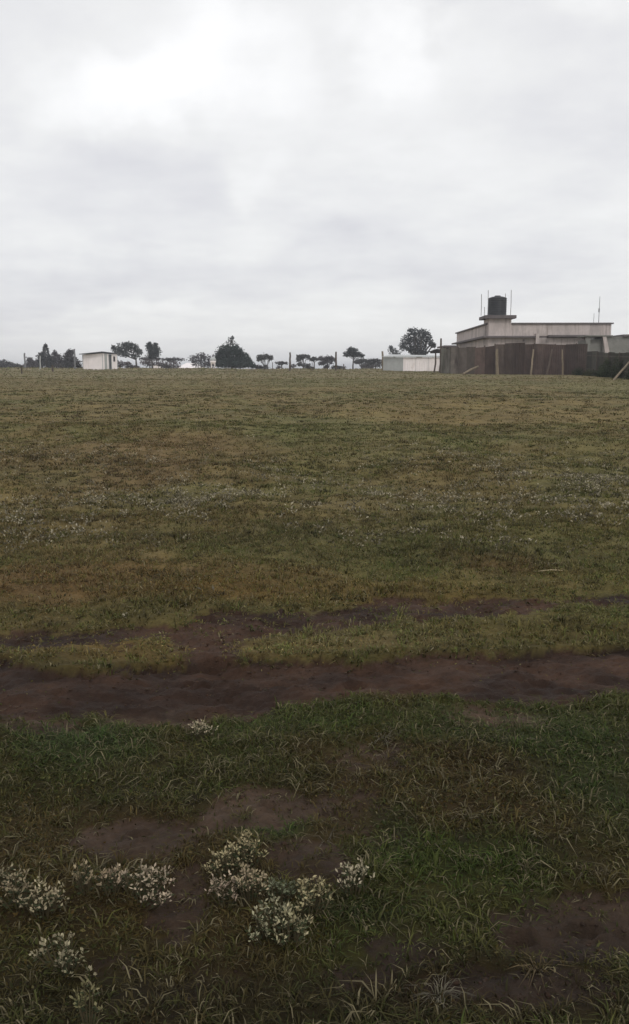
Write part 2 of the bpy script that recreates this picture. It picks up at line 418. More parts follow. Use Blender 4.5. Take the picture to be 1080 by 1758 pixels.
# ------------------------------------------------------------------ leaves as small folded faces
def leafset(cen, dirs, ln, wd, col):     # a leaf: four-point lens along dirs
    n = len(cen)
    dirs = dirs/np.linalg.norm(dirs, axis=1, keepdims=True)
    r = rng.normal(0, 1, (n, 3)); sd = np.cross(dirs, r); sd /= np.linalg.norm(sd, axis=1, keepdims=True)+1e-9
    nn = np.cross(dirs, sd)
    a = cen; b = cen+dirs*(ln*.5)[:, None]+sd*(wd*.5)[:, None]+nn*(wd*.18)[:, None]
    c = cen+dirs*ln[:, None]; d = cen+dirs*(ln*.5)[:, None]-sd*(wd*.5)[:, None]+nn*(wd*.18)[:, None]
    V = np.stack([a, b, c, d], 1).reshape(-1, 3); i = np.arange(n)[:, None]*4
    F_ = np.concatenate([i+np.array([[0,1,2]]), i+np.array([[0,2,3]])], 0)
    return V, F_, np.repeat(col, 4, 0)

cx_, cy_ = scatter(130000, 1.3, 8.5, 1.2)
m1, m2, b = masks(cx_, cy_); cov = 1-np.clip(np.maximum(np.maximum(m1, m2), b), 0, 1)
k = rng.random(len(cx_)) < cov*ss(.36, .6, fbm(cx_*3, cy_*3, 501, 4))+.03
cx_, cy_ = cx_[k], cy_[k]; n_ = len(cx_); a = rng.uniform(0, 6.283, n_)
g_ = rng.random((n_, 1))
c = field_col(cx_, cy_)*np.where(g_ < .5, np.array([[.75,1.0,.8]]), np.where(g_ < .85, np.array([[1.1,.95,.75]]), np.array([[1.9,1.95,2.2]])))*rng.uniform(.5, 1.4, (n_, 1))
v, f, cc = leafset(np.stack([cx_, cy_, H(cx_, cy_)+rng.uniform(0, .018, n_)], 1), np.stack([np.cos(a), np.sin(a), rng.uniform(-.1, .8, n_)], 1), rng.uniform(.008, .022, n_), rng.uniform(.004, .010, n_), c)
o = np_mesh('ground_cover', v, f, M['grass'], cc); tag(o, 'tiny low leaves and litter between the grass blades by the track', None, None, 'stuff')

def clods(n):
    x = rng.uniform(-3.6, 3.6, n); y = rng.uniform(1.6, 6.6, n); m1, m2, b = masks(x, y)
    k = rng.random(n) < np.maximum(np.maximum(m1*.55, m2*.7), b*.6)*ss(.4, .62, fbm(x*2, y*3, 601, 3))
    x, y = x[k], y[k]; n = len(x)
    base = np.array([(1,0,0),(0,1,0),(-1,0,0),(0,-1,0),(0,0,1),(0,0,-1),(.62,.62,.5),(-.62,.62,.5),(-.62,-.62,.5),(.62,-.62,.5)], float)
    tri = np.array([(0,6,9),(0,1,6),(1,7,6),(1,2,7),(2,8,7),(2,3,8),(3,9,8),(3,0,9),(4,9,6),(4,6,7),(4,7,8),(4,8,9),(5,1,0),(5,2,1),(5,3,2),(5,0,3)])
    r_ = (rng.random(n)**6*.011+.003)[:, None, None]
    sc_ = rng.uniform(.6, 1.3, (n, 1, 3))*np.array([[[1,1,.6]]])
    v = base[None]*r_*sc_*rng.uniform(.7, 1.25, (n, 10, 1))+np.stack([x, y, H(x, y)+.001], 1)[:, None, :]
    f = (np.arange(n)*10)[:, None, None]+tri[None]
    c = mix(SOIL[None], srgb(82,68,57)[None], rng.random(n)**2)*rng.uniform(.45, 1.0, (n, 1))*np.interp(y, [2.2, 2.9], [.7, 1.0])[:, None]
    o = np_mesh('soil_clods', v.reshape(-1, 3), f.reshape(-1, 3), M['soil'], np.repeat(c, 10, 0)); tag(o, 'crumbs and small clods of damp brown soil in the ruts and bare patches', None, None, 'stuff')
clods(42000)

# pale weeds sprinkled through the field: too many to count
n = 8000
fx = np.concatenate([rng.uniform(-1, 1, n)*1.0, rng.uniform(-1, 1, n//2), rng.uniform(-1, 1, 500)])
fy = np.concatenate([rng.uniform(7.2, 15, n), rng.uniform(13, 32, n//2), rng.uniform(2.2, 7.5, 500)])
fx = fx*(.355*fy+1.6)
ang = fbm(fx*.45, fy*.45, 401, 4); a2 = fbm(fx*2.1, fy*2.1, 403, 3)
bandw = np.exp(-((fy-9.6-.1*fx)/1.8)**2)*1.2*ss(-4.5, -.5, fx)+.26+np.exp(-((fy-8.6)/.9)**2)*.08*(fx < 0)
k = rng.random(len(fx)) < bandw*ss(.32, .54, ang)*ss(.36, .54, a2)*np.where(fy < 7.5, .12, 1)
fx, fy = fx[k], fy[k]
m1, m2, b = masks(fx, fy); k = np.maximum(np.maximum(m1, m2), b) < .3
fx, fy = fx[k], fy[k]
per = 6; nn = len(fx)
r = np.abs(rng.normal(0, 1, (nn, per)))*.035; a = rng.uniform(0, 6.283, (nn, per))
lx = (fx[:, None]+r*np.cos(a)).ravel(); ly = (fy[:, None]+r*np.sin(a)).ravel()
lz = H(lx, ly)+rng.uniform(.03, .08, nn*per)
dr = np.stack([np.cos(a).ravel(), np.sin(a).ravel(), rng.uniform(.2, 1.4, nn*per)], 1)
c = srgb(186,176,150)[None]*rng.uniform(.4, 1.0, (nn*per, 1))*np.repeat(rng.uniform(.2, 1.05, nn), per)[:, None]
v, f, cc = leafset(np.stack([lx, ly, lz], 1), dr, rng.uniform(.022, .042, nn*per)*np.repeat(rng.uniform(.5, 1.15, nn), per), rng.uniform(.012, .020, nn*per), c)
o = np_mesh('wildflowers', v, f, M['petal'], cc)
tag(o, 'pale small leaved weeds scattered thickly through the middle of the field', None, None, 'stuff')

# ------------------------------------------------------------------ near weeds, one by one
def weed(px, py, wpx, hpx, label, tint=(188,180,158), dens=1.0, nst=None):
    g0 = G(px, py+hpx*.5); d = math.hypot(g0.y, 1.6)
    # flowers stand ~6-11 cm above the soil; the base is nearer the camera than the pixel suggests
    hgt = .07+.035*rnd.random(); g0 = G(px, py)
    kx = 1-hgt/1.6
    bx, by = g0.x*kx, g0.y*kx
    bz = Hs(bx, by)
    root = empty('flowering_weed', (bx, by, bz)); tag(root, label, 'weed', 'pale flowering weeds in the near grass')
    rx = wpx*d/F*.5; ry = hpx*d/F*.5/(1.6/d)*.62
    ns = nst or max(12, int(52*rx*ry/.01*dens+9)); lobes_ = [(rnd.uniform(-.6, .6), rnd.uniform(-.6, .6), rnd.uniform(.3, .6)) for _ in range(5)]
    sm = MB(); tips = []
    rx *= 1.2; ry *= 1.25
    for k in range(ns):
        t = rnd.uniform(0, 6.283); q = math.sqrt(rnd.random())
        la, lb_, lr = lobes_[k % 5]; tx, ty = rx*(la+lr*q*math.cos(t)), ry*(lb_+lr*q*math.sin(t)); q = min(1, math.hypot(tx/rx, ty/ry))
        hh = hgt*rnd.uniform(.5, 1.15)*(1-.35*q*q)
        p0 = Vector((bx+tx*.45, by+ty*.45, Hs(bx+tx*.45, by+ty*.45)-.004)); p2 = Vector((bx+tx, by+ty, bz+hh))
        pm = (p0+p2)/2+Vector((tx*.12, ty*.12, .012))
        sm.tube([p0, pm, p2], [.0022, .0018, .0012], 4, cap=False)
        tips.append((p0, pm, p2))
    stem = sm.build('stem', M_stem, root)
    cen = []; dr = []; colr = []; ln = []; wd = []
    gc = []; gd = []
    for p0, pm, p2 in tips:
        fresh = rnd.random()
        base = np.array(srgb(*tint))*np.array([.97,.92,.84])*(1 if fresh > .25 else 1)*np.array([1, 1.0, .92] if fresh > .4 else [1, .97, .93])
        for j in range(rnd.randint(5, 9)):
            a_ = rnd.uniform(0, 6.283); e = rnd.uniform(.1, 1.3)
            dv = Vector((math.cos(a_)*math.cos(e), math.sin(a_)*math.cos(e), math.sin(e)))
            off = p2+dv*rnd.uniform(0, .012)+Vector((0, 0, rnd.uniform(-.016, .004)))
            cen.append(off); dr.append(dv); colr.append(base*rnd.uniform(.35, 1.15)); ln.append(rnd.uniform(.008, .0165)); wd.append(rnd.uniform(.005, .0085))
        for j in range(4):
            t = rnd.uniform(.3, .95); q = pm.lerp(p2, t) if rnd.random() < .6 else p0.lerp(pm, t)
            a_ = rnd.uniform(0, 6.283)
            gc.append(q); gd.append(Vector((math.cos(a_), math.sin(a_), rnd.uniform(0, .7))))
    A = lambda l: np.array([tuple(v) for v in l], float)
    org = np.array([[bx, by, bz]])
    v, f, cc = leafset(A(cen)-org, A(dr), np.array(ln), np.array(wd), np.array(colr))
    np_mesh('blossom', v, f, M['petal'], cc, root)
    gcol = srgb(70,76,52)[None]*rng.uniform(.5, 1.2, (len(gc), 1))
    v, f, cc = leafset(A(gc)-org, A(gd), rng.uniform(.012, .024, len(gc)), rng.uniform(.005, .009, len(gc)), gcol)
    np_mesh('foliage', v, f, M['grass'], cc, root)
M_stem = mat('weed_stem', col=tuple(srgb(74,66,46)), rough=.85, n=(30,.2))
for a in [
    (10,1482,66,34,'pale flowering weed cut off by the left edge, above the bare soil', (176,170,150), 1),
    (72,1512,70,44,'pale flowering weed second from the left edge in the row of weeds'),
    (148,1488,54,34,'thin brownish flowering weed between two fuller weeds on the left', (160,150,128), .7),
    (236,1500,92,60,'broad dense white weed beside the dark bare soil strip on the left', (196,184,170), 1.25),
    (112,1604,88,52,'loose pale weed standing alone in grass at the lower left', (176,172,150), .8),
    (150,1692,50,26,'faint sparse weed near the bottom left corner', (140,138,108), .5),
    (402,1462,100,60,'tall yellowish weed at the top of the central weed clump', (184,176,148), 1.1),
    (388,1512,84,44,'whitest weed at the lower left of the central weed clump', (194,180,168), 1.25),
    (462,1562,62,60,'grey green weed at the bottom of the central weed clump', (176,176,154), 1.1),
    (528,1524,62,84,'yellow green pale weed at the right of the central weed clump', (180,174,144), 1.1),
    (480,1512,60,34,'small blue green weed between the two halves of the clump', (134,142,122), .9),
    (430,1500,84,50,'warm white weed in the middle of the central weed clump, above the green one', (190,178,156), 1.1),
    (420,1440,64,36,'topmost yellow tinged weed of the central clump near the bare soil', (180,172,142), 1),
    (500,1574,50,44,'low pale weed at the bottom right of the central weed clump', (182,178,152), 1),
    (30,1500,50,30,'small grey weed squeezed between the edge weed and its neighbour', (168,158,138), .8),
    (190,1492,50,30,'small pale weed touching the broad dense one on its left', (180,166,148), .9),
    (606,1486,52,36,'small compact white weed apart on the right of the clump', (196,190,172), 1.3),
    (346,1238,36,22,'small white weed on the grassy bank just below the wheel rut', (190,182,164), 1.1),
    ]: weed(*a)

# dry tufts: straw coloured blades, each a thing
def dry_tuft(px, py, size, nb, label, tint=(150,140,112)):
    g0 = G(px, py); bz = Hs(g0.x, g0.y)
    az = rng.uniform(0, 6.283, nb); nb = int(nb*.55); az = az[:nb]; az = az+np.sin(az*2+px)*.6; r = np.abs(rng.normal(0, size*.2, nb))
    x = g0.x+r*np.cos(az); y = g0.y+r*np.sin(az)
    v, f, c = blades(x, y, rng.uniform(.25, 1, nb)*size*.6, rng.uniform(.002, .0045, nb), rng.uniform(.7, 1.9, nb), srgb(*tint)[None]*rng.uniform(.2, .62, (nb, 1)), az+rng.normal(0, 1.1, nb))
    o = np_mesh('dry_grass_tuft', v-np.array([[g0.x, g0.y, bz]]), f, M['grass'], c); o.location = (g0.x, g0.y, bz)
    tag(o, label, 'grass tuft', 'dry straw coloured tufts')
dry_tuft(755, 1715, .11, 130, 'bleached grass tuft at the bottom edge right of centre', (158,150,128))
dry_tuft(925, 1668, .12, 70, 'straw tuft just below the bare mud patch at lower right', (136,118,86))
dry_tuft(905, 1510, .10, 60, 'straw tuft on the upper edge of the mud patch', (150,136,104))
dry_tuft(1010, 1512, .10, 40, 'straw wisps drooping over the mud patch near the right edge', (146,132,104))
dry_tuft(655, 1275, .12, 70, 'bleached tuft in the grass below the middle of the track', (146,138,116))
dry_tuft(40, 1425, .10, 60, 'pale yellow tuft by the left edge above the weeds', (150,140,98))
dry_tuft(335, 1375, .08, 50, 'dark dead tuft on the edge of the largest bare patch', (70,58,44))
dry_tuft(560, 1445, .09, 40, 'bleached wisps on bare soil right of the weed clump', (140,130,110))
def stick(px, py, ang, ln, label):
    g0 = G(px, py); m = MB(); d = Vector((math.cos(ang), math.sin(ang), 0)); pts = []
    for k in range(5):
        t = (k/4-.5)*ln; x, y = g0.x+d.x*t, g0.y+d.y*t+.003*math.sin(k*2)
        pts.append(Vector((x, y, Hs(x, y)+.02)))
    m.tube(pts, [.002,.004,.0045,.004,.002], 6)
    o = m.build('stick', M['straw']); tag(o, label, 'stick', 'dry sticks on the ground')
stick(945, 990, .1, .20, 'pale dry stick lying in the field above the upper rut')

# ------------------------------------------------------------------ trees
def tree(name, label, cat, d, lobes, tx, base=None, leaf=.28, n=260, group=None, tint=(66,74,60), trunk_r=None, seed=0, hollow=.35, dz=1.0, bare_stems=()):
    """lobes: (px, py, rx, ry) of the crown seen in the photograph; converted to real metres at distance d"""
    q = rng; bx = P(tx, 636, d).x; bz = float(H0(bx, d))-.1
    root = empty(name, (bx, d, bz)); tag(root, label, cat, group)
    org = np.array([[bx, d, bz]]); k = mpp(d)*1.012
    cen = []; col = []; ls = []
    L_ = []
    for (cx, cy, rx, ry) in lobes:
        c = P(cx, cy, d); dy = rnd.uniform(-.5, .5)*rx*k*dz
        c.y += dy; L_.append((c, rx*k, ry*k))
        nn = int(1.9*n*max(.25, (rx*ry)/150))
        u = q.normal(0, 1, (nn, 3)); u /= np.linalg.norm(u, axis=1, keepdims=True)
        rad = q.random(nn)**(hollow)*q.uniform(.75, 1.08, nn)
        lum = .75+.5*vn(u[:, 0]*2.5+cx, u[:, 2]*2.5+cy+u[:, 1]*2, 7)
        gapm = vn(u[:, 0]*3.1+cx*.7, u[:, 2]*3.1+u[:, 1]*3.3+cy, 9) > .16
        p = np.array([tuple(c)])+u*rad[:, None]*np.array([[rx*k, rx*k*dz, ry*k]])
        p = p[gapm]; cen.append(p); col.append(srgb(*tint)[None]*(lum[gapm]*q.uniform(.6, 1.35, gapm.sum()))[:, None]); ls.append(q.uniform(.6, 1.3, gapm.sum())*leaf)
    cen = np.concatenate(cen); col = np.concatenate(col); ls = np.concatenate(ls)
    kz = cen[:, 2] > bz+.1; cen, col, ls = cen[kz], col[kz], ls[kz]
    dr = q.normal(0, 1, (len(cen), 3)); dr[:, 2] *= .6
    v, f, cc = leafset(cen-org, dr, ls, ls*q.uniform(.5, .9, len(ls)), col)
    np_mesh('crown', v, f, M['crown'], cc, root)
    m = MB(); H_ = max(l[0].z for l in L_)-bz; r0 = trunk_r or max(.06, H_*.035)
    low = min(l[0].z-l[2]*.5 for l in L_)
    fork = Vector((bx+rnd.uniform(-.1, .1), d, bz+max(.3, (low-bz)*.8)))
    m.tube([Vector((bx, d, bz)), Vector((bx+rnd.uniform(-.08, .08), d, (bz+fork.z)/2)), fork], [r0*1.25, r0, r0*.8], 8)
    for c, rx, rz in L_:
        mid = fork.lerp(c, .55)+Vector((rnd.uniform(-.1, .1), rnd.uniform(-.1, .1), -.06*(c-fork).length))
        m.tube([fork, mid, c], [r0*.6, r0*.38, r0*.14], 6)
        for j in range(3):
            e = c+Vector((rnd.uniform(-.8, .8)*rx, rnd.uniform(-.8, .8)*rx, rnd.uniform(-.2, .8)*rz))
            m.tube([mid, (mid+e)/2+Vector((0,0,.05)), e], [r0*.28, r0*.2, r0*.07], 5)
    m.build('trunk', M['bark'], root, smooth=True)
    return root
HZ = 'trees along the skyline'
# far left low bushes
tree('bush', 'dark low bush touching the left edge of the skyline', 'bush', 190, [(4,626,18,8),(14,629,14,6),(-14,624,16,9)], 8, leaf=.4, n=500, group=HZ, tint=(62,60,60))
tree('bush', 'flat low bush just left of the short dark stake', 'bush', 190, [(27,630,14,5),(40,631,10,4)], 30, leaf=.4, n=500, group=HZ, tint=(62,60,60))
tree('bush', 'small pale grey bush between grey post and pale post', 'bush', 150, [(50,621,7,8),(56,628,12,8),(48,629,8,6)], 50, leaf=.3, n=500, group=HZ, tint=(92,88,90))
def conifer(px, top, base_px, halfw, d, label, tint=(56,58,58), tiers=9, leaf=.3):
    bx = P(px, 636, d).x; bz = float(H0(bx, d))-.1; tz = P(px, top, d).z; k = mpp(d)
    root = empty('conifer_tree', (bx, d, bz)); tag(root, label, 'tree', HZ); org = np.array([[bx, d, bz]])
    n = 1100; t = rng.random(n)**.8; lay = .65+.35*np.abs(np.sin(t*tiers*3.14+rng.normal(0, .25, n)))
    a = rng.uniform(0, 6.283, n); w = halfw*k*(1-t)**.75*lay*(.7+.6*vn(a*1.2, t*7, 5)); rr_ = np.sqrt(rng.random(n))*w
    z = bz+.3+t*(tz-bz-.3)
    p = np.stack([bx+rr_*np.cos(a), d+rr_*np.sin(a), z-rr_*.2], 1)
    dr = np.stack([np.cos(a), np.sin(a), -.2+0*a], 1)+rng.normal(0, .5, (n, 3))
    v, f, c = leafset(p-org, dr, rng.uniform(.6, 1.2, n)*leaf, rng.uniform(.3, .6, n)*leaf, srgb(*tint)[None]*rng.uniform(.5, 1.3, (n, 1)))
    np_mesh('crown', v, f, M['crown'], c, root)
    m = MB(); m.tube([(bx, d, bz), (bx+.05, d, (bz+tz)/2), (bx, d, tz-.1)], [.14, .09, .02], 7); m.build('trunk', M['bark'], root, smooth=True)
conifer(80, 591, 80, 15, 150, 'tallest dark conifer among the trees near the left edge')
tree('bush', 'dark bush filling the foot of the tall conifer', 'bush', 152, [(71,617,8,14),(63,626,9,8),(84,622,8,12)], 70, leaf=.3, n=520, group=HZ, tint=(62,62,62))
tree('leafy_tree', 'greyish rounded tree just right of the tall conifer', 'tree', 156, [(97,618,13,12),(95,607,4,6),(107,625,11,8),(90,625,10,9)], 97, leaf=.3, n=480, group=HZ, tint=(86,82,86))
tree('leafy_tree', 'dense dark tree close left of the white shed beside a pole', 'tree', 150, [(119,612,9,10),(124,622,10,10),(115,623,9,10),(121,605,5,5)], 120, leaf=.3, n=560, group=HZ, tint=(68,66,68))
tree('bush', 'low brown bush touching the left wall of the white shed', 'bush', 122, [(133,626,7,9),(137,630,5,5)], 134, leaf=.22, group=HZ, tint=(52,46,44))
# right of the hut
tree('spreading_tree', 'wide spreading tree with gaps directly right of the white shed', 'tree', 150,
     [(212,597,14,9),(228,598,13,9),(202,602,9,8),(238,604,7,7),(220,591,10,5),(195,597,4,5),(214,608,12,5),(232,611,8,4)], 234, leaf=.3, n=300, group=HZ, tint=(66,72,70))
tree('bush', 'dark scrub under the wide spreading tree', 'bush', 148, [(207,625,9,6),(220,625,8,4),(197,622,5,8)], 208, leaf=.3, group=HZ, tint=(66,56,54))
tree('leafy_tree', 'compact upright round tree between shed tree and white roof', 'tree', 155, [(262,600,11,11),(256,595,6,6),(268,604,8,9),(262,611,11,6),(257,591,3,3),(267,592,3,3)], 262, leaf=.3, n=420, group=HZ, tint=(56,64,62))
for i, (cx, cy, w, h, lb) in enumerate([(252,622,12,7,'low brown scrub left below the compact round tree'),(272,622,14,6,'low brown scrub right below the compact round tree'),(297,625,13,6,'low brown scrub left of the low white roof')]):
    tree('bush', lb, 'bush', 160+i, [(cx,cy,w,h),(cx+6,cy+4,w*.7,h*.6)], cx, leaf=.32, n=150, group=HZ, tint=(84,74,74))
def umbrella(px, top, w, base, d, label, thick=5, n=300, tint=(70,70,68), lay2=None):
    lobes = [(px-w*.28, top+thick*.9, w*.26, thick*.8), (px+w*.26, top+thick*1.0, w*.25, thick*.75), (px, top+thick*.6, w*.25, thick*.75), (px-w*.1, top+thick*1.5, w*.2, thick*.45)]
    if lay2: lobes += lay2
    tree('acacia_tree', label, 'tree', d, lobes, px, leaf=.28, n=n, group=HZ, tint=tint, trunk_r=.11)
umbrella(298, 614, 36, 632, 165, 'flat topped acacia left above the low white roof', 3.2, tint=(62,60,60))
umbrella(258, 613, 40, 632, 165, 'flat acacia spreading behind the compact round tree trunk', 3, tint=(62,60,60))
tree('leafy_tree', 'low wide greyish tree between white roof and big bush', 'tree', 160, [(333,616,11,8),(346,613,11,8),(358,618,11,8),(369,614,9,6),(343,624,18,7),(362,626,12,6),(372,623,6,8)], 346, leaf=.3, n=220, group=HZ, tint=(80,76,80))
tree('large_bush', 'biggest dark green dense bush on the skyline, left of centre', 'bush', 130,
     [(386,602,13,11),(403,603,16,10),(378,612,10,12),(396,616,20,12),(416,613,12,10),(388,624,20,8),(412,624,20,8),(428,624,8,7),(424,617,7,5),(376,625,8,6),(434,628,5,4)], 400, leaf=.26, n=620, group=HZ, tint=(56,68,64), hollow=.5)
tree('young_tree', 'thin open sapling rising above the big dark bush', 'tree', 131, [(396,583,6,6),(392,588,5,5),(401,590,6,6),(399,580,4,3),(396,597,6,5),(407,594,3,4)], 398, leaf=.2, n=130, group=HZ, tint=(72,78,76))
umbrella(455, 608, 30, 634, 150, 'small acacia between the big bush and the first tall post', 5, lay2=[(446,617,5,4),(465,615,4,5),(456,631,6,5)])
umbrella(484, 621, 22, 634, 165, 'tiny flat acacia just left of the first tall post', 2.4, n=260)
tree('bush', 'tiny dark bush at the foot of the first tall post', 'bush', 165, [(503,629,6,4),(478,631,4,3)], 500, leaf=.26, group=HZ, tint=(78,72,74))
umbrella(521, 609, 24, 634, 150, 'leaning layered acacia right of the first tall post', 3.5, lay2=[(513,617,6,3),(526,627,8,3),(514,625,5,3)])
umbrella(540, 614, 22, 634, 158, 'flat single layer acacia between two rounder ones', 2.6)
umbrella(563, 611, 30, 634, 150, 'rounded acacia touching the second tall post', 5, lay2=[(563,620,14,6),(552,624,6,3),(560,630,4,4)], tint=(80,76,78))
tree('acacia_tree', 'clear round topped acacia on a thin trunk right of the second post', 'tree', 140,
     [(606,603,11,6),(596,608,7,5),(615,608,8,5),(606,609,14,5),(603,600,7,4),(622,611,4,3)], 606, leaf=.24, n=480, group=HZ, tint=(60,66,66), trunk_r=.1)
umbrella(622, 616, 26, 634, 160, 'low acacia just right of the clear round topped one', 4, lay2=[(628,626,7,4),(612,622,6,3)])
umbrella(644, 616, 30, 634, 155, 'low dark acacia touching the grey shed wall', 4.4, lay2=[(650,626,7,6),(636,625,6,4)])
tree('spreading_tree', 'largest tree with drooping crown behind the white shed wall', 'tree', 150,
     [(708,571,12,8),(724,572,13,8),(700,583,11,10),(717,585,15,11),(733,581,9,10),(740,590,5,7),(691,594,7,9),(704,597,9,8),(722,597,13,10),(712,603,10,8),(727,606,10,6),(745,592,3,4)], 719, leaf=.3, n=300, group=HZ, tint=(60,64,66), trunk_r=.3)
tree('leafy_tree', 'small pale tree between the grey shed and the largest tree', 'tree', 155, [(675,603,9,6),(671,597,4,5),(682,606,6,5)], 676, leaf=.28, n=220, group=HZ, tint=(82,86,88))

for cx, cy, w, h, lb in [(108,629,16,5,'low scrub between the grey tree and the pole beside the shed'),(226,630,14,4,'low scrub at the foot of the wide spreading tree'),(285,629,12,5,'low dark scrub between the compact tree and the white roof'),
        (444,630,8,4,'small scrub right of the biggest bush'),(630,629,14,5,'low scrub under the acacias left of the grey shed'),(580,631,14,4,'low scrub at the foot of the second tall post'),(530,631,10,3,'tiny scrub under the layered acacia')]:
    tree('bush', lb, 'bush', 152, [(cx-w*.3,cy,w*.6,h),(cx+w*.4,cy+1,w*.6,h*.8)], cx, leaf=.26, n=420, group=HZ, tint=(74,70,68))

# ------------------------------------------------------------------ posts and poles
def pole(name, label, cat, px0, y0, px1, y1, d, r, mt='wooddark', d1=None, group=None, sink=.25, cap=None):
    a = P(px0, y0, d1 or d); x = P(px1, y1, d).x; b = Vector((x, d, float(H(np.array([x]), np.array([d]))[0])-sink))
    m = MB(); n = 6; pts = [b.lerp(a, t/n)+Vector((rnd.uniform(-.5, .5)*r*.5, 0, 0)) for t in range(n+1)]
    m.tube(pts, [r*(1.1-.25*t/n) for t in range(n+1)], 8)
    org = b+Vector((0,0,sink)); e = None
    me = m.build(name, M[mt], None, smooth=False)
    me.data.transform(Matrix.Translation(-org)); me.location = org
    tag(me, label, cat, group); return me
FP = 'upright posts along the far field edge'
pole('fence_post', 'short dark stake standing in the field near the left edge', 'post', 37, 628, 37, 645, 62, .05, group=FP)
pole('fence_post', 'grey post left of the small pale bush on the left', 'post', 42, 606, 44, 634, 118, .12, 'greymetal', group=FP)
pole('fence_post', 'thin pale post in front of the tall dark conifer', 'post', 69, 611, 69, 635, 112, .075, 'greysheet', group=FP)
pole('fence_post', 'dark stump like post below the grey tree on the left', 'post', 90, 627, 91, 640, 80, .09, group=FP)
pole('fence_post', 'tall pole just left of the white shed', 'post', 128, 599, 129, 637, 108, .10, 'greymetal', group=FP)
pole('fence_post', 'first tall post left of the frame centre on the skyline', 'post', 498, 605, 498, 637, 95, .10, group=FP)
pole('fence_post', 'second tall post right of the frame centre on the skyline', 'post', 577, 604, 577, 638, 95, .105, group=FP)
pole('fence_post', 'short thin post between second tall post and round topped acacia', 'post', 590, 625, 590, 637, 95, .06, group=FP)
pole('fence_post', 'post at the left corner of the grey shed', 'post', 657, 603, 657, 638, 94, .11, 'wood', group=FP)
pole('fence_post', 'thin small post left of the layered acacia', 'post', 536, 622, 536, 637, 97, .035, group=FP)
pole('fence_post', 'thin small post between big bush and small acacia', 'post', 468, 622, 468, 636, 97, .035, group=FP)

# ------------------------------------------------------------------ corrugated sheet wall helper
def corr(mb, p0, p1, z0a, z1a, z0b, z1b, amp=.02, pitch=.15, th=.006, c=None, steps=4):
    p0 = Vector(p0); p1 = Vector(p1); L_ = (p1-p0).length; u = (p1-p0)/L_; nrm = Vector((u.y, -u.x, 0))
    n = max(2, int(L_/pitch*steps)); vs = []; fs = []
    for i in range(n+1):
        t = i/n; o = amp*math.cos(t*L_/pitch*2*math.pi); q = p0.lerp(p1, t)
        for s_ in (o, o-th):
            w = q+nrm*s_
            vs.append(Vector((w.x, w.y, z0a*(1-t)+z0b*t))); vs.append(Vector((w.x, w.y, z1a*(1-t)+z1b*t)))
    for i in range(n):
        a = i*4; b = a+4
        fs += [(a, b, b+1, a+1), (a+2, a+3, b+3, b+2), (a+1, b+1, b+3, a+3), (a, a+2, b+2, b)]
    fs += [(0,1,3,2), (n*4, n*4+2, n*4+3, n*4+1)]
    mb.add(vs, fs, c)
def gz(x, y): return float(H0(x, y))

# white shed on the left
d0 = 110
A = P(143, 637, d0); B = P(177, 637, 107.5); E = P(202, 637, 110.5)
root = empty('metal_shed', (A.x, A.y, gz(A.x, A.y))); tag(root, 'small white metal shed with flat dark roof on the left skyline', 'shed')
zb = gz(A.x, A.y)-.1; zt = P(150, 609, d0).z; zt2 = P(177, 606.5, 107.5).z; zt3 = P(201, 608.5, 110.5).z
back = Vector((0, 3.0, 0))
m = MB(); fa = Vector((A.x, A.y, 0)); fb = Vector((B.x, B.y, 0)); fe = Vector((E.x, E.y, 0))
corr(m, fa, fb, zb, zt, zb, zt2, .018, .2); m.build('front_wall', M['whitesheet'], root)
p1 = fb.lerp(fe, .42); p2 = fb.lerp(fe, .60); za = lambda t: zt2+(zt3-zt2)*t
m = MB(); corr(m, fb, p1, zb, za(0), zb, za(.42), .018, .2); corr(m, p2, fe, zb, za(.6), zb, za(1), .018, .2)
bl = fa+Vector((.2, 3.2, 0)); br = fe+Vector((-.85, 2.6, 0))
corr(m, fe, br, zb, zt3, zb, zt3, .018, .2); corr(m, br, bl, zb, zt3, zb, zt, .018, .2); corr(m, bl, fa, zb, zt, zb, zt, .018, .2)
m.build('side_wall', M['whitesheet'], root)
m = MB(); q = (fb-fe).normalized(); 
m.hexa([Vector((*(v+Vector((0, o, 0))).xy, zb)) for v, o in ((p1,.06),(p2,.06),(p2,.12),(p1,.12))], [Vector((*(v+Vector((0, o, 0))).xy, za(.5)-.05)) for v, o in ((p1,.06),(p2,.06),(p2,.12),(p1,.12))])
m.build('door', M['roofdark'], root)
w1 = fb.lerp(fe, .72); w2 = fb.lerp(fe, .84)
m = MB(); n_ = Vector((.35, -.93, 0))
def plate(m, a, b, z0, z1, nrm, off, th):
    q = [a+nrm*off, b+nrm*off, b+nrm*(off-th), a+nrm*(off-th)]
    m.hexa([Vector((v.x, v.y, z0)) for v in q], [Vector((v.x, v.y, z1)) for v in q])
nr = Vector(((fe-fb).y, -(fe-fb).x, 0)).normalized()
plate(m, w1, w2, zb+1.05, zb+1.65, nr, .04, .03); m.build('window', M['dark'], root)
w1 = fb.lerp(fe, .12); w2 = fb.lerp(fe, .28)
m = MB(); plate(m, w1, w2, zb+.1, zb+1.95, nr, .04, .03); m.build('shutter', M['greysheet'], root)
for v in (fa, fb, fe, p1, p2):
    m = MB(); m.tube([Vector((v.x, v.y-.04, zb)), Vector((v.x, v.y-.04, zt-.02))], [.045,.045], 6); m.build('corner_post', M['greysheet'], root)
m = MB()
rp = [fa+Vector((-.35,-.3,0)), fb+Vector((.1,-.5,0)), fe+Vector((.12,-.25,0)), br+Vector((.1,.3,0)), bl+Vector((-.3,.3,0))]
rz = [zt+.02, zt2+.12, zt3+.06, zt3+.1, zt+.1]
vs = [Vector((p.x, p.y, zz)) for p, zz in zip(rp, rz)]; n5 = 5
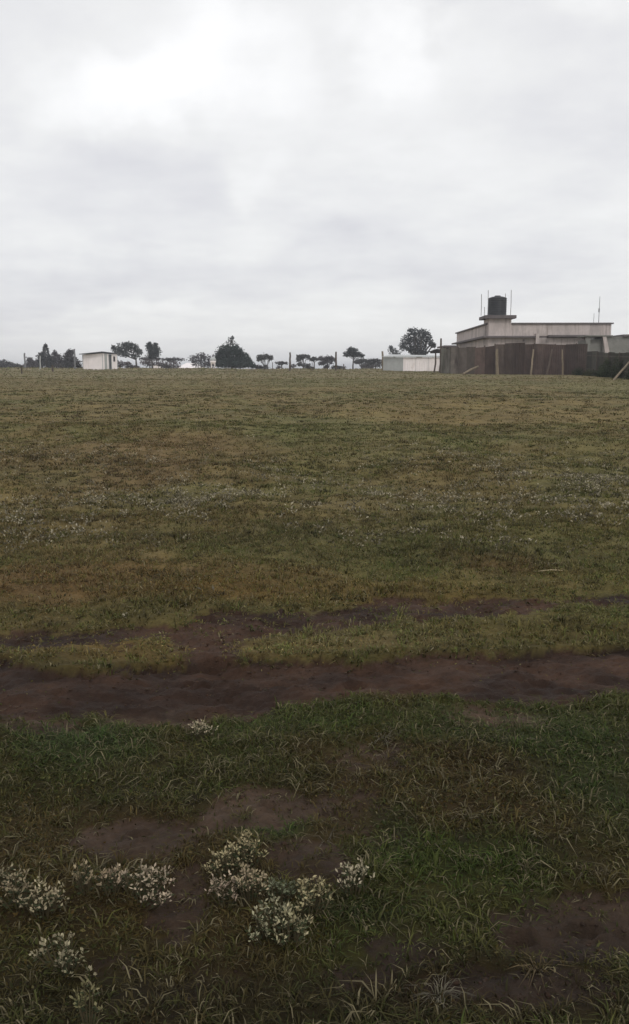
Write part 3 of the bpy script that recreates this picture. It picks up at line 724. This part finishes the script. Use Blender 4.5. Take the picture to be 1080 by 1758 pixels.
m.add(vs+[v+Vector((0,0,.09)) for v in vs], [(4,3,2,1,0),(5,6,7,8,9)]+[(i, (i+1) % 5, (i+1) % 5+5, i+5) for i in range(5)])
m.build('roof', M['roofdark'], root)

# low white roof behind the crest
d1 = 185; a = P(303, 631.5, d1); b = P(346, 631, d1); t = P(325, 624, d1); gx = (a.x+b.x)/2
root = empty('low_house', (gx, d1, gz(gx, d1))); tag(root, 'low building showing only its white pitched roof above the field', 'building')
m = MB(); zg = gz(gx, d1)-.2
m.hexa([Vector((a.x+.4, d1, zg)), Vector((b.x-.4, d1, zg)), Vector((b.x-.4, d1+6, zg)), Vector((a.x+.4, d1+6, zg))], [Vector((a.x+.4, d1, a.z)), Vector((b.x-.4, d1, a.z)), Vector((b.x-.4, d1+6, a.z)), Vector((a.x+.4, d1+6, a.z))])
m.build('wall', M['block'], root)
m = MB(); a2 = a+Vector((0,-.4,0)); b2_ = b+Vector((0,-.4,0)); zt5 = P(325, 623, d1+3).z
vs = [(a.x, d1-.4, a.z), (b.x, d1-.4, a.z), (b.x, d1+6.4, a.z), (a.x, d1+6.4, a.z), (a.x, d1-.4, a.z-.12), (b.x, d1-.4, a.z-.12), (b.x, d1+6.4, a.z-.12), (a.x, d1+6.4, a.z-.12), (t.x-1.0, d1+3, zt5), (t.x+1.0, d1+3, zt5-.05)]
m.add([Vector(v) for v in vs], [(0,1,9,8),(1,2,9),(2,3,8,9),(3,0,8),(0,4,5,1),(1,5,6,2),(2,6,7,3),(3,7,4,0),(7,6,5,4)])
m.build('roof', M['whitesheet'], root)

d2 = 178; a = P(260, 631.5, d2); b = P(276, 631.5, d2); zt_ = P(268, 625.5, d2).z; zg = gz(a.x, d2)-.2
root = empty('low_house', (a.x, d2, gz(a.x, d2))); tag(root, 'tiny pale hut far behind the foot of the compact round tree', 'building')
m = MB(); W_ = b.x-a.x; m.obox(Vector((a.x, d2, 0)), Vector((1,0,0)), Vector((0,1,0)), 0, W_, 0, 3, zg, zt_-.1); m.build('wall', M['whitesheet'], root)
m = MB(); m.obox(Vector((a.x, d2, 0)), Vector((1,0,0)), Vector((0,1,0)), -.2, W_+.2, -.2, 3.2, zt_-.097, zt_); m.build('roof', M['roofdark'], root)

# pale small tank on a stand beside the big bush
d1 = 128; c0 = P(366, 632, d1); zg = gz(c0.x, d1); zt_ = P(366, 612.5, d1).z
root = empty('water_tower', (c0.x, d1, zg)); tag(root, 'small pale upright tank on a narrow stand left of the big bush', 'tank')
m = MB(); h_ = zt_-zg
m.lathe(Vector((c0.x, d1, zg)), [(.26,h_*.40),(.42,h_*.55),(.43,h_*.68)], 14); m.build('tank_base', M['whitesheet'], root, smooth=True)
m = MB(); m.lathe(Vector((c0.x, d1, zg)), [(.44,h_*.70),(.46,h_*.73),(.40,h_*.86),(.16,h_)], 14); m.build('lid', M['greysheet'], root, smooth=True)
for sx, sy in ((-1,-1),(1,-1),(-1,1),(1,1)):
    m = MB(); m.tube([Vector((c0.x+.22*sx, d1+.22*sy, zg-.1)), Vector((c0.x+.25*sx, d1+.25*sy, zg+h_*.5))], [.06,.06], 6); m.build('leg', M['whitesheet'], root)

# long white shed with the grey end
dW = 92
a = P(658, 639, dW); b = P(692, 639, dW-2.5); c = P(757, 640, dW-4)
zg = gz(a.x, a.y)-.15
root = empty('sheet_metal_store', (b.x, b.y, gz(b.x, b.y))); tag(root, 'long low white sheet metal store with grey end wall and dark pole before it', 'shed')
fa, fb, fe = [Vector((v.x, v.y, 0)) for v in (a, b, c)]
za_, zb_, zc_ = P(659, 613, a.y).z, P(692, 613.5, b.y).z, P(757, 613.5, c.y).z
m = MB(); corr(m, fa, fb, zg, za_, zg, zb_, .02, .22); m.build('end_wall', M['greysheet'], root)
m = MB(); corr(m, fb, fe, zg, zb_, zg, zc_, .016, .25); m.build('front_wall', M['whitesheet'], root)
bl = fa+Vector((1.5, 4.5, 0)); br = fe+Vector((1.2, 4.5, 0))
m = MB(); corr(m, fe, br, zg, zc_, zg, zc_, .02, .22); corr(m, br, bl, zg, zc_, zg, za_, .02, .22); corr(m, bl, fa, zg, za_, zg, za_, .02, .22); m.build('back_wall', M['greysheet'], root)
m = MB(); rp = [(fa+Vector((-.15,-.2,0)), za_+.02), (fb+Vector((0,-.25,0)), zb_+.03), (fe+Vector((.1,-.2,0)), zc_+.03), (br+Vector((.1,.2,0)), zc_+.18), (bl+Vector((-.1,.2,0)), za_+.30)]
vs = [Vector((p.x, p.y, zz)) for p, zz in rp]
m.add(vs+[v+Vector((0,0,.06)) for v in vs], [(4,3,2,1,0),(5,6,7,8,9)]+[(i, (i+1) % 5, (i+1) % 5+5, i+5) for i in range(5)])
m.build('roof', M['greysheet'], root)
m = MB(); plate(m, fb.lerp(fe, 0), fb.lerp(fe, .035), zg, zb_, Vector((0,-1,0)), .06, .03); m.build('corner_trim', M['whitesheet'], root)
m = MB(); plate(m, fb.lerp(fe, .965), fe, zg, zc_, Vector((0,-1,0)), .06, .03); m.build('corner_trim', M['whitesheet'], root)
for t in (.33, .66):
    m = MB(); plate(m, fb.lerp(fe, t), fb.lerp(fe, t+.006), zg, zc_-.03, Vector((0,-1,0)), .05, .03); m.build('sheet_seam', M['greysheet'], root)

# ------------------------------------------------------------------ the house
dA = 68.0; ca = P(838, 600, dA); rot = R(-1.2)
O = Vector((ca.x, dA, 0)); ux = Vector((math.cos(rot), math.sin(rot), 0)); uy = Vector((-math.sin(rot), math.cos(rot), 0))
zg = gz(O.x, O.y)-.2
k = mpp(dA)
z_slab = P(838, 580, dA).z; z_par = P(838, 556.5, dA).z; z_tow = P(838, 547, dA).z; z_plat = P(838, 541.5, dA).z
Lx = (P(1049, 600, dA-.4).x-O.x)/ux.x; Ly = 17.5
root = empty('concrete_house', (O.x, O.y, gz(O.x, O.y))); tag(root, 'unfinished flat roofed concrete house with roof tower behind the rusty fence', 'house')
m = MB(); m.obox(O, ux, uy, 0, Lx-2.0, 0, Ly, zg, z_slab-.003); m.build('ground_floor_wall', M['cement'], root)
m = MB()                                   # parapet round the flat roof
m.obox(O, ux, uy, 0, Lx, -.02, .20, z_slab+.13, z_par); m.obox(O, ux, uy, 0, .2, .2, Ly, z_slab+.13, z_par)
m.obox(O, ux, uy, Lx-.2, Lx, .2, Ly, z_slab+.13, z_par); m.obox(O, ux, uy, .2, Lx-.2, Ly-.2, Ly, z_slab+.13, z_par)
m.build('parapet', M['cement'], root)
m = MB()                                   # coping
z0, z1 = z_par+.002, z_par+.10
m.obox(O, ux, uy, 1.72, Lx+.14, -.14, .30, z0, z1); m.obox(O, ux, uy, -.14, .30, .3, Ly+.14, z0, z1)
m.obox(O, ux, uy, Lx-.30, Lx+.14, .30, Ly+.14, z0, z1); m.obox(O, ux, uy, .3, Lx-.3, Ly-.3, Ly+.14, z0, z1)
m.build('coping', M['conc'], root)
m = MB()                                   # eave slab: main, then a gap, then the right-hand canopy
xs1 = (P(917, 600, dA).x-O.x)/ux.x; xs2 = (P(938, 600, dA).x-O.x)/ux.x; xs3 = (P(1005, 600, dA).x-O.x)/ux.x
m.obox(O, ux, uy, -.45, xs1, -.45, Ly+.2, z_slab, z_slab+.127)
m.obox(O, ux, uy, xs1, Lx, -.0, Ly+.2, z_slab, z_slab+.127)
m.obox(O, ux, uy, xs2, xs3, -.5, -.003, z_slab+.06, z_slab+.19)
m.build('roof_slab', M['conc'], root)
m = MB(); m.obox(O, ux, uy, xs1-.02, xs1+.22, -.5, -.003, zg, z_slab+.30); m.build('column', M['cement'], root); m = MB(); m.obox(O, ux, uy, xs3-.16, xs3, -.5, -.1, zg, z_slab+.05); m.build('column', M['cement'], root)
m = MB(); xx = (P(898, 600, dA).x-O.x)/ux.x; m.obox(O, ux, uy, xx-.07, xx+.07, -.05, -.002, z_slab-.28, z_slab-.12); m.build('vent', M['conc'], root)
for px0 in (880, 960):
    xx = (P(px0, 600, dA).x-O.x)/ux.x
    m = MB(); m.obox(O, ux, uy, xx, xx+1.1, -.03, -.002, zg+1.1, z_slab-.75); wf = m.build('window', M['dark'], root)
    m = MB()
    for (a0, a1, b0, b1) in ((-.06,0,1.1,1.9),(1.1,1.16,1.1,1.9),(.53,.57,1.1,1.9)): m.obox(O, ux, uy, xx+a0, xx+a1, -.06, -.032, zg+b0, zg+b1-.1)
    m.obox(O, ux, uy, xx-.06, xx+1.16, -.058, -.034, zg+1.03, zg+1.10)
    m.build('frame', M['greymetal'], wf)
# tower
Tw = (P(876, 600, dA).x-O.x)/ux.x; Td = 2.1
m = MB(); zt0 = z_slab+.129
m.obox(O, ux, uy, .002, Tw, -.05, .25, z_par-.9+.0, z_tow)      # front leaf of the tower, proud of the parapet
m.obox(O, ux, uy, Tw-.2, Tw, .25, Td, zt0, z_tow); m.obox(O, ux, uy, .0, Tw, Td, Td+.2, zt0, z_tow)
m.obox(O, ux, uy, -.03, .17, .25, .55, zt0, z_tow); m.obox(O, ux, uy, -.03, .17, 1.45, Td-.002, zt0, z_tow); m.obox(O, ux, uy, -.03, .17, .55, 1.45, z_tow-.25, z_tow)
m.build('tower_wall', M['cement'], root)
m = MB(); m.obox(O, ux, uy, .0, .05, .55, 1.45, zt0, z_tow-.252); m.build('doorway', M['dark'], root)
m = MB(); m.obox(O, ux, uy, -.34, Tw+.3, -.4, Td+.45, z_tow+.003, z_plat); m.build('tower_platform', M['conc'], root)
def rebar(px, top, yoff, r=.02):
    p = P(px, top, dA+yoff); m = MB(); m.tube([Vector((p.x, p.y, z_plat-.02)), Vector((p.x+.01, p.y, (z_plat+p.z)/2)), Vector((p.x-.01, p.y, p.z))], [r,r,r], 6); m.build('rebar', M['steel'], root)
rebar(827, 505, .2); rebar(838.5, 498, 2.2); rebar(878, 498, .3); rebar(832, 527, .1, .018); rebar(868, 504, 2.3)
# tank
tc = P(853.5, 541, dA+.9); tz = z_plat+.004; tr = 15.3*mpp(dA+.9); th_ = P(853, 508, dA+.9).z-tz
root2 = empty('water_tank', (tc.x, tc.y, tz)); tag(root2, 'black cylindrical plastic water tank on the roof tower platform', 'water tank')
o0 = Vector((tc.x, tc.y, tz)); prof = [(tr*.97, 0), (tr, .03)]
for i in range(9):
    z_ = .06+i*(th_*.80)/9; prof += [(tr, z_), (tr*1.0, z_+.05), (tr*.975, z_+.075), (tr*.975, z_+.1)]
prof += [(tr, th_*.86), (tr*.96, th_*.90), (tr*.6, th_*.955), (tr*.36, th_*.965)]
m = MB(); m.lathe(o0, prof, 36); m.build('tank_body', M['tank'], root2, smooth=True)
m = MB(); m.lathe(o0+Vector((0,0,th_*.965)), [(tr*.34, .003), (tr*.34, .05), (tr*.30, .07)], 24); m.build('lid', M['tank'], root2)
m = MB(); m.tube([o0+Vector((-tr*1.04, -.1, .1)), o0+Vector((-tr*1.04, -.1, th_*.84))], [.03,.03], 6); m.build('pipe', M['greymetal'], root2)
# antenna
p = P(1030, 509, 71); m = MB(); m.tube([Vector((p.x, p.y, z_slab+.13)), Vector((p.x, p.y, p.z))], [.03,.018], 6); m.tube([Vector((p.x-.02, p.y-.03, p.z-1.2)), Vector((p.x-.02, p.y-.03, p.z-.9))], [.05,.05], 6)
o = m.build('antenna_mast', M['greymetal']); tag(o, 'thin grey mast on the right part of the flat roof', 'mast')
p = P(1020, 538, 71); m = MB(); m.tube([Vector((p.x, p.y, z_slab+.13)), Vector((p.x, p.y, p.z))], [.02,.015], 6)
o = m.build('steel_rod', M['greymetal']); tag(o, 'faint short rod left of the thin roof mast', 'rod')
# grey block wing on the right
dw = 64.0; w0 = P(1006, 600, dw); O2 = Vector((w0.x, dw, 0)); zg2 = gz(w0.x, dw)-.2
z_w = P(1006, 576.5, dw).z
root3 = empty('block_annex', (w0.x, dw, gz(w0.x, dw))); tag(root3, 'unfinished grey block annex at the right edge beside the house', 'building')
X_ = lambda px: P(px, 600, dw).x-w0.x
e = Vector((1,0,0)); f_ = Vector((0,1,0))
m = MB(); m.obox(O2, e, f_, X_(1035), X_(1230), 0, 3.2, zg2, z_w-.05); m.obox(O2, e, f_, X_(1006), X_(1013), 0, .3, zg2, z_w-.1); m.obox(O2, e, f_, X_(1013), X_(1035), .35, 3.0, zg2, z_w-.25)
m.build('wall', M['block'], root3)
m = MB(); m.obox(O2, e, f_, X_(1004), X_(1050), -.15, 2.0, z_w-.098+.05, z_w+.04); m.build('lintel', M['block'], root3)
m = MB(); m.obox(O2, e, f_, X_(1068), X_(1235), -.2, 3.3, z_w-.047, z_w+.09); m.build('roof_slab', M['conc'], root3)
q = [P(1035, 577, dw-.1), P(1041, 577, dw-.1), P(1047, 606, dw-.1), P(1039, 606, dw-.1)]
m = MB(); m.hexa([q[3], q[2], q[2]+Vector((0,.097,0)), q[3]+Vector((0,.097,0))], [q[0], q[1], q[1]+Vector((0,.097,0)), q[0]+Vector((0,.097,0))]); m.build('buttress', M['cement'], root3)
# back annex roof left of the house
dv = 78; v0 = P(767, 600, dv); v1 = P(800, 600, dv); zt_ = P(780, 593, dv).z; zg3 = gz(v0.x, dv)-.2
root4 = empty('outbuilding', (v0.x, dv, gz(v0.x, dv))); tag(root4, 'low outbuilding with pale edged flat roof left behind the fence', 'building')
m = MB(); m.obox(Vector((v0.x, dv, 0)), e, f_, 0, .72, 0, 4, zg3, zt_-.16); m.build('wall', M['block'], root4)
m = MB(); m.obox(Vector((v0.x, dv, 0)), e, f_, -.25, .95, -.3, 4.3, zt_-.156, zt_); m.build('roof', M['conc'], root4)

# ------------------------------------------------------------------ fences
def fence(name, label, pts, sheets, cols, zofs=0, rail=True, post_every=3, amp=.014, mt='rust'):
    """pts: (px, d, top_py)"""
    p = [Vector((P(a, 600, d).x, d, P(a, t, d).z)) for a, d, t in pts]
    root = empty(name, (p[0].x, p[0].y, gz(p[0].x, p[0].y))); tag(root, label, 'fence')
    seg = [(p[i+1]-p[i]).xy.length for i in range(len(p)-1)]; tot = sum(seg)
    def at(s_):
        s_ = max(0, min(tot, s_))
        for i, l in enumerate(seg):
            if s_ <= l or i == len(seg)-1: return p[i].lerp(p[i+1], min(1, s_/l))
            s_ -= l
    n = sheets
    for i in range(n):
        a = at(tot*i/n); b = at(tot*(i+1)/n); ja = rnd.uniform(-.06, .08); jb = ja+rnd.uniform(-.02, .02)
        o_ = Vector((0, -.012 if i % 2 else .012, 0))
        m = MB(); kk = rnd.uniform(.68, 1.3); c = [k_*kk for k_ in srgb(*cols[int(i/n*len(cols))])]
        b2 = a.lerp(b, 1.04)
        corr(m, Vector((a.x, a.y, 0))+o_, Vector((b2.x, b2.y, 0))+o_, gz(a.x, a.y)-.12, a.z+ja, gz(b.x, b.y)-.12, b.z+jb, amp, .12, .003, tuple(c), steps=4)
        m.build('sheet', M[mt], root)
    for i in range(0, n+1, post_every):
        a = at(tot*i/n); m = MB(); m.tube([Vector((a.x, a.y+.09, gz(a.x, a.y)-.2)), Vector((a.x, a.y+.09, a.z+rnd.uniform(-.02, .10)))], [.045,.04], 7); m.build('post', M['wooddark'], root)
    if rail:
        for fr in (.25, .82):
            m = MB()
            for i in range(n):
                a = at(tot*i/n); b = at(tot*(i+1)/n)
                za_ = gz(a.x, a.y)+(a.z-gz(a.x, a.y))*fr; zb_ = gz(b.x, b.y)+(b.z-gz(b.x, b.y))*fr
                q = lambda v, z_, o1: Vector((v.x, v.y+o1, z_))
                m.hexa([q(a,za_,.03), q(b,zb_,.03), q(b,zb_,.07), q(a,za_,.07)], [q(a,za_+.07,.03), q(b,zb_+.07,.03), q(b,zb_+.07,.07), q(a,za_+.07,.07)])
            m.build('rail', M['wooddark'], root)
    return root
fence('sheet_fence', 'grey brown weathered sheet fence left of the first pale prop', [(758,65,600.5),(772,63.5,598),(800,62,597),(822,61,596),(850,60,592)], 7,
      [(118,116,106),(122,118,110),(120,112,104),(92,84,78),(84,76,70),(88,74,68),(84,70,64)], post_every=2)
fence('sheet_fence', 'long dark red brown rusty sheet fence in front of the house', [(850,60,591.5),(905,59,590.5),(1008,57.6,590.5)], 9,
      [(84,74,68),(78,68,62),(74,62,57),(76,64,59),(78,66,61),(70,58,54),(72,60,56),(70,59,55),(68,58,53)], post_every=2)
fence('sheet_fence', 'lower dark overgrown fence at the right edge of the frame', [(1008.5,57.2,604),(1045,52,605),(1085,46.5,606),(1150,41,606)], 12,
      [(74,72,66),(70,68,60),(68,67,58),(64,64,54)], post_every=2)
# props and poles at the fence
PR = 'props leaning on the sheet fence'
pole('wooden_prop', 'upright pale pole at the join of the two sheet fences', 'pole', 853, 599, 854, 640, 59.6, .10, 'wood', group=PR)
pole('wooden_prop', 'leaning pole on the fence, left of the brown leaning one', 'pole', 916, 600, 911, 640, 58.0, .06, 'wood', d1=58.5, group=PR)
pole('wooden_prop', 'brown pole leaning strongest to the right on the rusty fence', 'pole', 948, 600, 938, 640, 57.4, .06, 'wooddark', d1=58.2, group=PR)
pole('wooden_prop', 'thin pale upright pole right of the brown leaning pole', 'pole', 965.5, 600, 967, 640, 57.8, .055, 'wood', group=PR)
pole('wooden_prop', 'long pale pole leaning against the overgrown fence at the right edge', 'pole', 1082, 620, 1052, 656, 44.5, .055, 'wood', d1=46, group=PR, sink=.05)
a = P(795, 640, 57.5); b = P(821, 629, 60.6)
m = MB(); a.z = gz(a.x, a.y)+.06; m.tube([a, a.lerp(b, .5)+Vector((0,0,.03)), b], [.07,.075,.06], 8); o = m.build('fallen_log', M['wood']); tag(o, 'pale log lying aslant with one end raised against the weathered fence', 'log')
pole('gate_post', 'tall thin dark pole at the left corner of the weathered fence', 'post', 757, 581, 757, 640, 66.5, .075, group=FP)
# dark canopy at the fence corner
dl = 70; root5 = empty('lean_to', (P(747, 640, dl).x, dl, gz(P(747, 640, dl).x, dl))); tag(root5, 'small dark sheltering roof on one crooked pole at the fence corner', 'shelter')
a = P(743, 606, dl); b = P(768, 603, dl)
m = MB(); vs = [(743,602),(750,599),(760,599.5),(770,597),(770,604),(760,605.5),(752,606),(743,606)]
fr = [P(x_, y_, dl) for x_, y_ in vs]; bk = [v+Vector((0, 1.6, 0)) for v in fr]
m.add(fr+bk, [tuple(range(8))[::-1], tuple(range(8, 16))]+[(i, (i+1) % 8, (i+1) % 8+8, i+8) for i in range(8)]); m.build('roof', M['dark'], root5)
for (x0, x1, oy) in ((748, 745, .1), (756, 754, 1.4)):
    t_ = P(x0, 605, dl+oy); b_ = P(x1, 640, dl+oy); b_.z = gz(b_.x, dl+oy)-.1
    m = MB(); m.tube([b_, b_.lerp(t_, .5)+Vector((.06,0,0)), t_], [.07,.065,.055], 7); m.build('post', M['wooddark'], root5)

# bushes at the overgrown fence
def bush(px, py, w, h, d, label, tint=(54,62,40), n=900, leaf=.07):
    x0 = P(px, py, d).x; z0 = gz(x0, d); k = mpp(d); W = w*k; Hh = h*k
    root = empty('bush', (x0, d, z0)); tag(root, label, 'bush', 'bushes along the sheet fence')
    u = rng.normal(0, 1, (n, 3)); u /= np.linalg.norm(u, axis=1, keepdims=True); u[:, 2] = np.abs(u[:, 2])
    rad = rng.random(n)**.5*(.7+.5*vn(u[:, 0]*3+px, u[:, 2]*3+u[:, 1]*2, 3))
    p = u*rad[:, None]*np.array([[W, W*.7, Hh]])
    v, f, c = leafset(p, rng.normal(0, 1, (n, 3)), rng.uniform(.6, 1.3, n)*leaf, rng.uniform(.4, .8, n)*leaf, srgb(*tint)[None]*rng.uniform(.45, 1.35, (n, 1))*(.8+.4*vn(p[:, :1]*4, p[:, 2:]*4, 8)))
    np_mesh('foliage', v, f, M['crown'], c, root)
    m = MB(); 
    for j in range(7):
        e = Vector((rnd.uniform(-.6, .6)*W, rnd.uniform(-.3, .3)*W, Hh*rnd.uniform(.4, .85))); b0 = Vector((x0+e.x*.1, d, z0-.05))
        m.tube([b0, b0+e*.5+Vector((0,0,.03)), Vector((x0, d, z0))+e], [.015,.011,.005], 5)
    m.build('stem', M['bark'], root)
bush(993, 645, 12, 13, 56.5, 'small dark bush where the rusty fence meets the overgrown fence', (46,56,34))
bush(1018, 648, 22, 12, 54.3, 'low spreading bush at the left end of the overgrown fence', (66,70,44), 1400)
bush(1040, 650, 18, 30, 51.4, 'bush climbing halfway up the overgrown fence', (58,70,40), 2600)
bush(1064, 653, 20, 36, 48.4, 'dark bush behind the long leaning pole at the right edge', (50,60,34), 3000)
bush(1090, 656, 20, 34, 45.8, 'darkest bush cut off by the right edge of the frame', (46,54,30), 2600)

# ------------------------------------------------------------------ haze
def haze():
    m = bpy.data.materials.new('haze'); m.use_nodes = True; N = m.node_tree.nodes; N.clear()
    o = N.new('ShaderNodeOutputMaterial'); v = N.new('ShaderNodeVolumePrincipled')
    v.inputs['Color'].default_value = (.93,.95,1,1); v.inputs['Density'].default_value = HAZE
    m.node_tree.links.new(v.outputs[0], o.inputs['Volume'])
    mb = MB(); mb.obox(Vector((0,0,0)), Vector((1,0,0)), Vector((0,1,0)), -2700, 2700, -70, 2700, -10, 16)
    h = mb.build('haze', m); tag(h, 'thin pale air over the whole field', None, None, 'stuff')
HAZE = .0008
haze()

# ------------------------------------------------------------------ world
W = bpy.data.worlds.new('World'); S.world = W; W.use_nodes = True
nt = W.node_tree; N = nt.nodes; L = nt.links; N.clear()
out = N.new('ShaderNodeOutputWorld')
sky = N.new('ShaderNodeTexSky'); sky.sky_type = 'NISHITA'; sky.sun_disc = False
SUN_EL, SUN_AZ = R(42), R(165)
sky.sun_elevation = SUN_EL; sky.sun_rotation = SUN_AZ
b1 = N.new('ShaderNodeBackground'); b1.inputs[1].default_value = .1; L.new(sky.outputs[0], b1.inputs[0])
tc = N.new('ShaderNodeTexCoord'); sep = N.new('ShaderNodeSeparateXYZ'); L.new(tc.outputs['Generated'], sep.inputs[0])
def mth(op, a, b=None, clamp=False):
    n = N.new('ShaderNodeMath'); n.operation = op; n.use_clamp = clamp
    for i, v in enumerate((a, b)):
        if v is None: continue
        if hasattr(v, 'links'): L.new(v, n.inputs[i])
        else: n.inputs[i].default_value = v
    return n.outputs[0]
zz = mth('ADD', mth('MAXIMUM', sep.outputs[2], 0), .16)
cx = mth('DIVIDE', sep.outputs[0], zz); cy = mth('DIVIDE', sep.outputs[1], zz)
cb = N.new('ShaderNodeCombineXYZ'); L.new(cx, cb.inputs[0]); L.new(cy, cb.inputs[1])
def noi(sc, det, ofs=0, rg=.55):
    n = N.new('ShaderNodeTexNoise'); n.inputs['Scale'].default_value = sc; n.inputs['Detail'].default_value = det; n.inputs['Roughness'].default_value = rg
    mp = N.new('ShaderNodeMapping'); mp.inputs['Location'].default_value = (ofs, ofs*.7, 0); L.new(cb.outputs[0], mp.inputs[0]); L.new(mp.outputs[0], n.inputs['Vector'])
    return n.outputs['Fac']
n1 = noi(1.1, 7, 3.2); n2 = noi(3.4, 7, 9.1, .6)
warp = N.new('ShaderNodeTexNoise'); warp.inputs['Scale'].default_value = 5; warp.inputs['Detail'].default_value = 6
L.new(tc.outputs['Generated'], warp.inputs['Vector'])
wv = N.new('ShaderNodeVectorMath'); wv.operation = 'SUBTRACT'; L.new(warp.outputs['Color'], wv.inputs[0]); wv.inputs[1].default_value = (.5,.5,.5)
ws = N.new('ShaderNodeVectorMath'); ws.operation = 'SCALE'; L.new(wv.outputs[0], ws.inputs[0]); ws.inputs['Scale'].default_value = .26
wd = N.new('ShaderNodeVectorMath'); wd.operation = 'ADD'; L.new(tc.outputs['Generated'], wd.inputs[0]); L.new(ws.outputs[0], wd.inputs[1])
def patch(px, py, rx, ry, amt):         # a brighter or darker part of the cloud deck, in a fixed direction of the sky
    d = ray(px, py).normalized()
    rt = Vector((0,0,1)).cross(d).normalized()*-1; up = rt.cross(d)
    v = N.new('ShaderNodeVectorMath'); v.operation = 'SUBTRACT'; L.new(wd.outputs[0], v.inputs[0]); v.inputs[1].default_value = d
    def dot(ax):
        n = N.new('ShaderNodeVectorMath'); n.operation = 'DOT_PRODUCT'; L.new(v.outputs[0], n.inputs[0]); n.inputs[1].default_value = ax; return n.outputs['Value']
    a = mth('DIVIDE', dot(rt), rx/F); b = mth('DIVIDE', dot(up), ry/F)
    q = mth('ADD', mth('MULTIPLY', a, a), mth('MULTIPLY', b, b))
    e = mth('POWER', 2.718, mth('MULTIPLY', mth('POWER', q, 1.4), -1.0))
    return mth('MULTIPLY', e, amt)
br = mth('ADD', .85, mth('MULTIPLY', mth('SUBTRACT', n1, .5), .28))
br = mth('ADD', br, mth('MULTIPLY', mth('SUBTRACT', n2, .5), .20))
for a in [(270,125,150,50,.17),(170,185,100,45,.14),(430,280,50,42,.10),(360,25,110,45,.12),(690,45,90,50,.12),(1060,30,90,50,.13),(560,150,260,120,.08),
          (60,100,120,90,-.03),(60,520,260,60,-.10),(500,470,420,50,-.05),(800,440,300,30,-.03),(260,310,140,50,-.03),(780,0,60,20,-.06),(560,100,40,80,-.04),(1000,560,260,50,.03),(160,555,130,18,.07)]:
    br = mth('ADD', br, patch(*a))
# low sky slightly duller, then a lighter rim on the horizon
mr = N.new('ShaderNodeMapRange'); mr.interpolation_type = 'SMOOTHSTEP'; mr.inputs[1].default_value = .04; mr.inputs[2].default_value = .20; mr.inputs[3].default_value = .065; mr.inputs[4].default_value = .03
L.new(sep.outputs[2], mr.inputs[0]); br = mth('ADD', br, mr.outputs[0])
tint = N.new('ShaderNodeMapRange'); tint.inputs[1].default_value = .66; tint.inputs[2].default_value = .92; L.new(br, tint.inputs[0])
mc = N.new('ShaderNodeMix'); mc.data_type = 'RGBA'; L.new(tint.outputs[0], mc.inputs[0]); mc.inputs[6].default_value = (.97,.965,1.04,1); mc.inputs[7].default_value = (1.0,1.0,1.0,1)
vs_ = N.new('ShaderNodeVectorMath'); vs_.operation = 'SCALE'; L.new(mc.outputs[2], vs_.inputs[0]); L.new(br, vs_.inputs['Scale'])
b2 = N.new('ShaderNodeBackground'); b2.inputs[1].default_value = 1.0; L.new(vs_.outputs[0], b2.inputs[0])
ms = N.new('ShaderNodeMixShader'); ms.inputs[0].default_value = .93; L.new(b1.outputs[0], ms.inputs[1]); L.new(b2.outputs[0], ms.inputs[2]); L.new(ms.outputs[0], out.inputs[0])

sd = bpy.data.lights.new('sun', 'SUN'); sd.energy = .9; sd.angle = R(14); sd.color = (1,.97,.93)
so = bpy.data.objects.new('sun', sd); C.objects.link(so)
dirv = Vector((math.sin(SUN_AZ)*math.cos(SUN_EL), math.cos(SUN_AZ)*math.cos(SUN_EL), math.sin(SUN_EL)))
so.rotation_euler = dirv.to_track_quat('Z', 'Y').to_euler()

# ------------------------------------------------------------------ camera and view
cd = bpy.data.cameras.new('camera'); cam = bpy.data.objects.new('camera', cd); C.objects.link(cam)
cam.location = (0, 0, CAMZ); cam.rotation_euler = (R(90)-TH, 0, 0)
cd.sensor_fit = 'VERTICAL'; cd.sensor_height = 36; cd.lens = 36*F/1758; cd.clip_start = .05; cd.clip_end = 6000
S.camera = cam
S.view_settings.view_transform = 'Standard'; S.view_settings.look = 'None'; S.view_settings.exposure = 0; S.view_settings.gamma = 1
S.render.engine = 'CYCLES'
S.cycles.volume_bounces = 0; S.cycles.max_bounces = 6; S.cycles.use_denoising = True
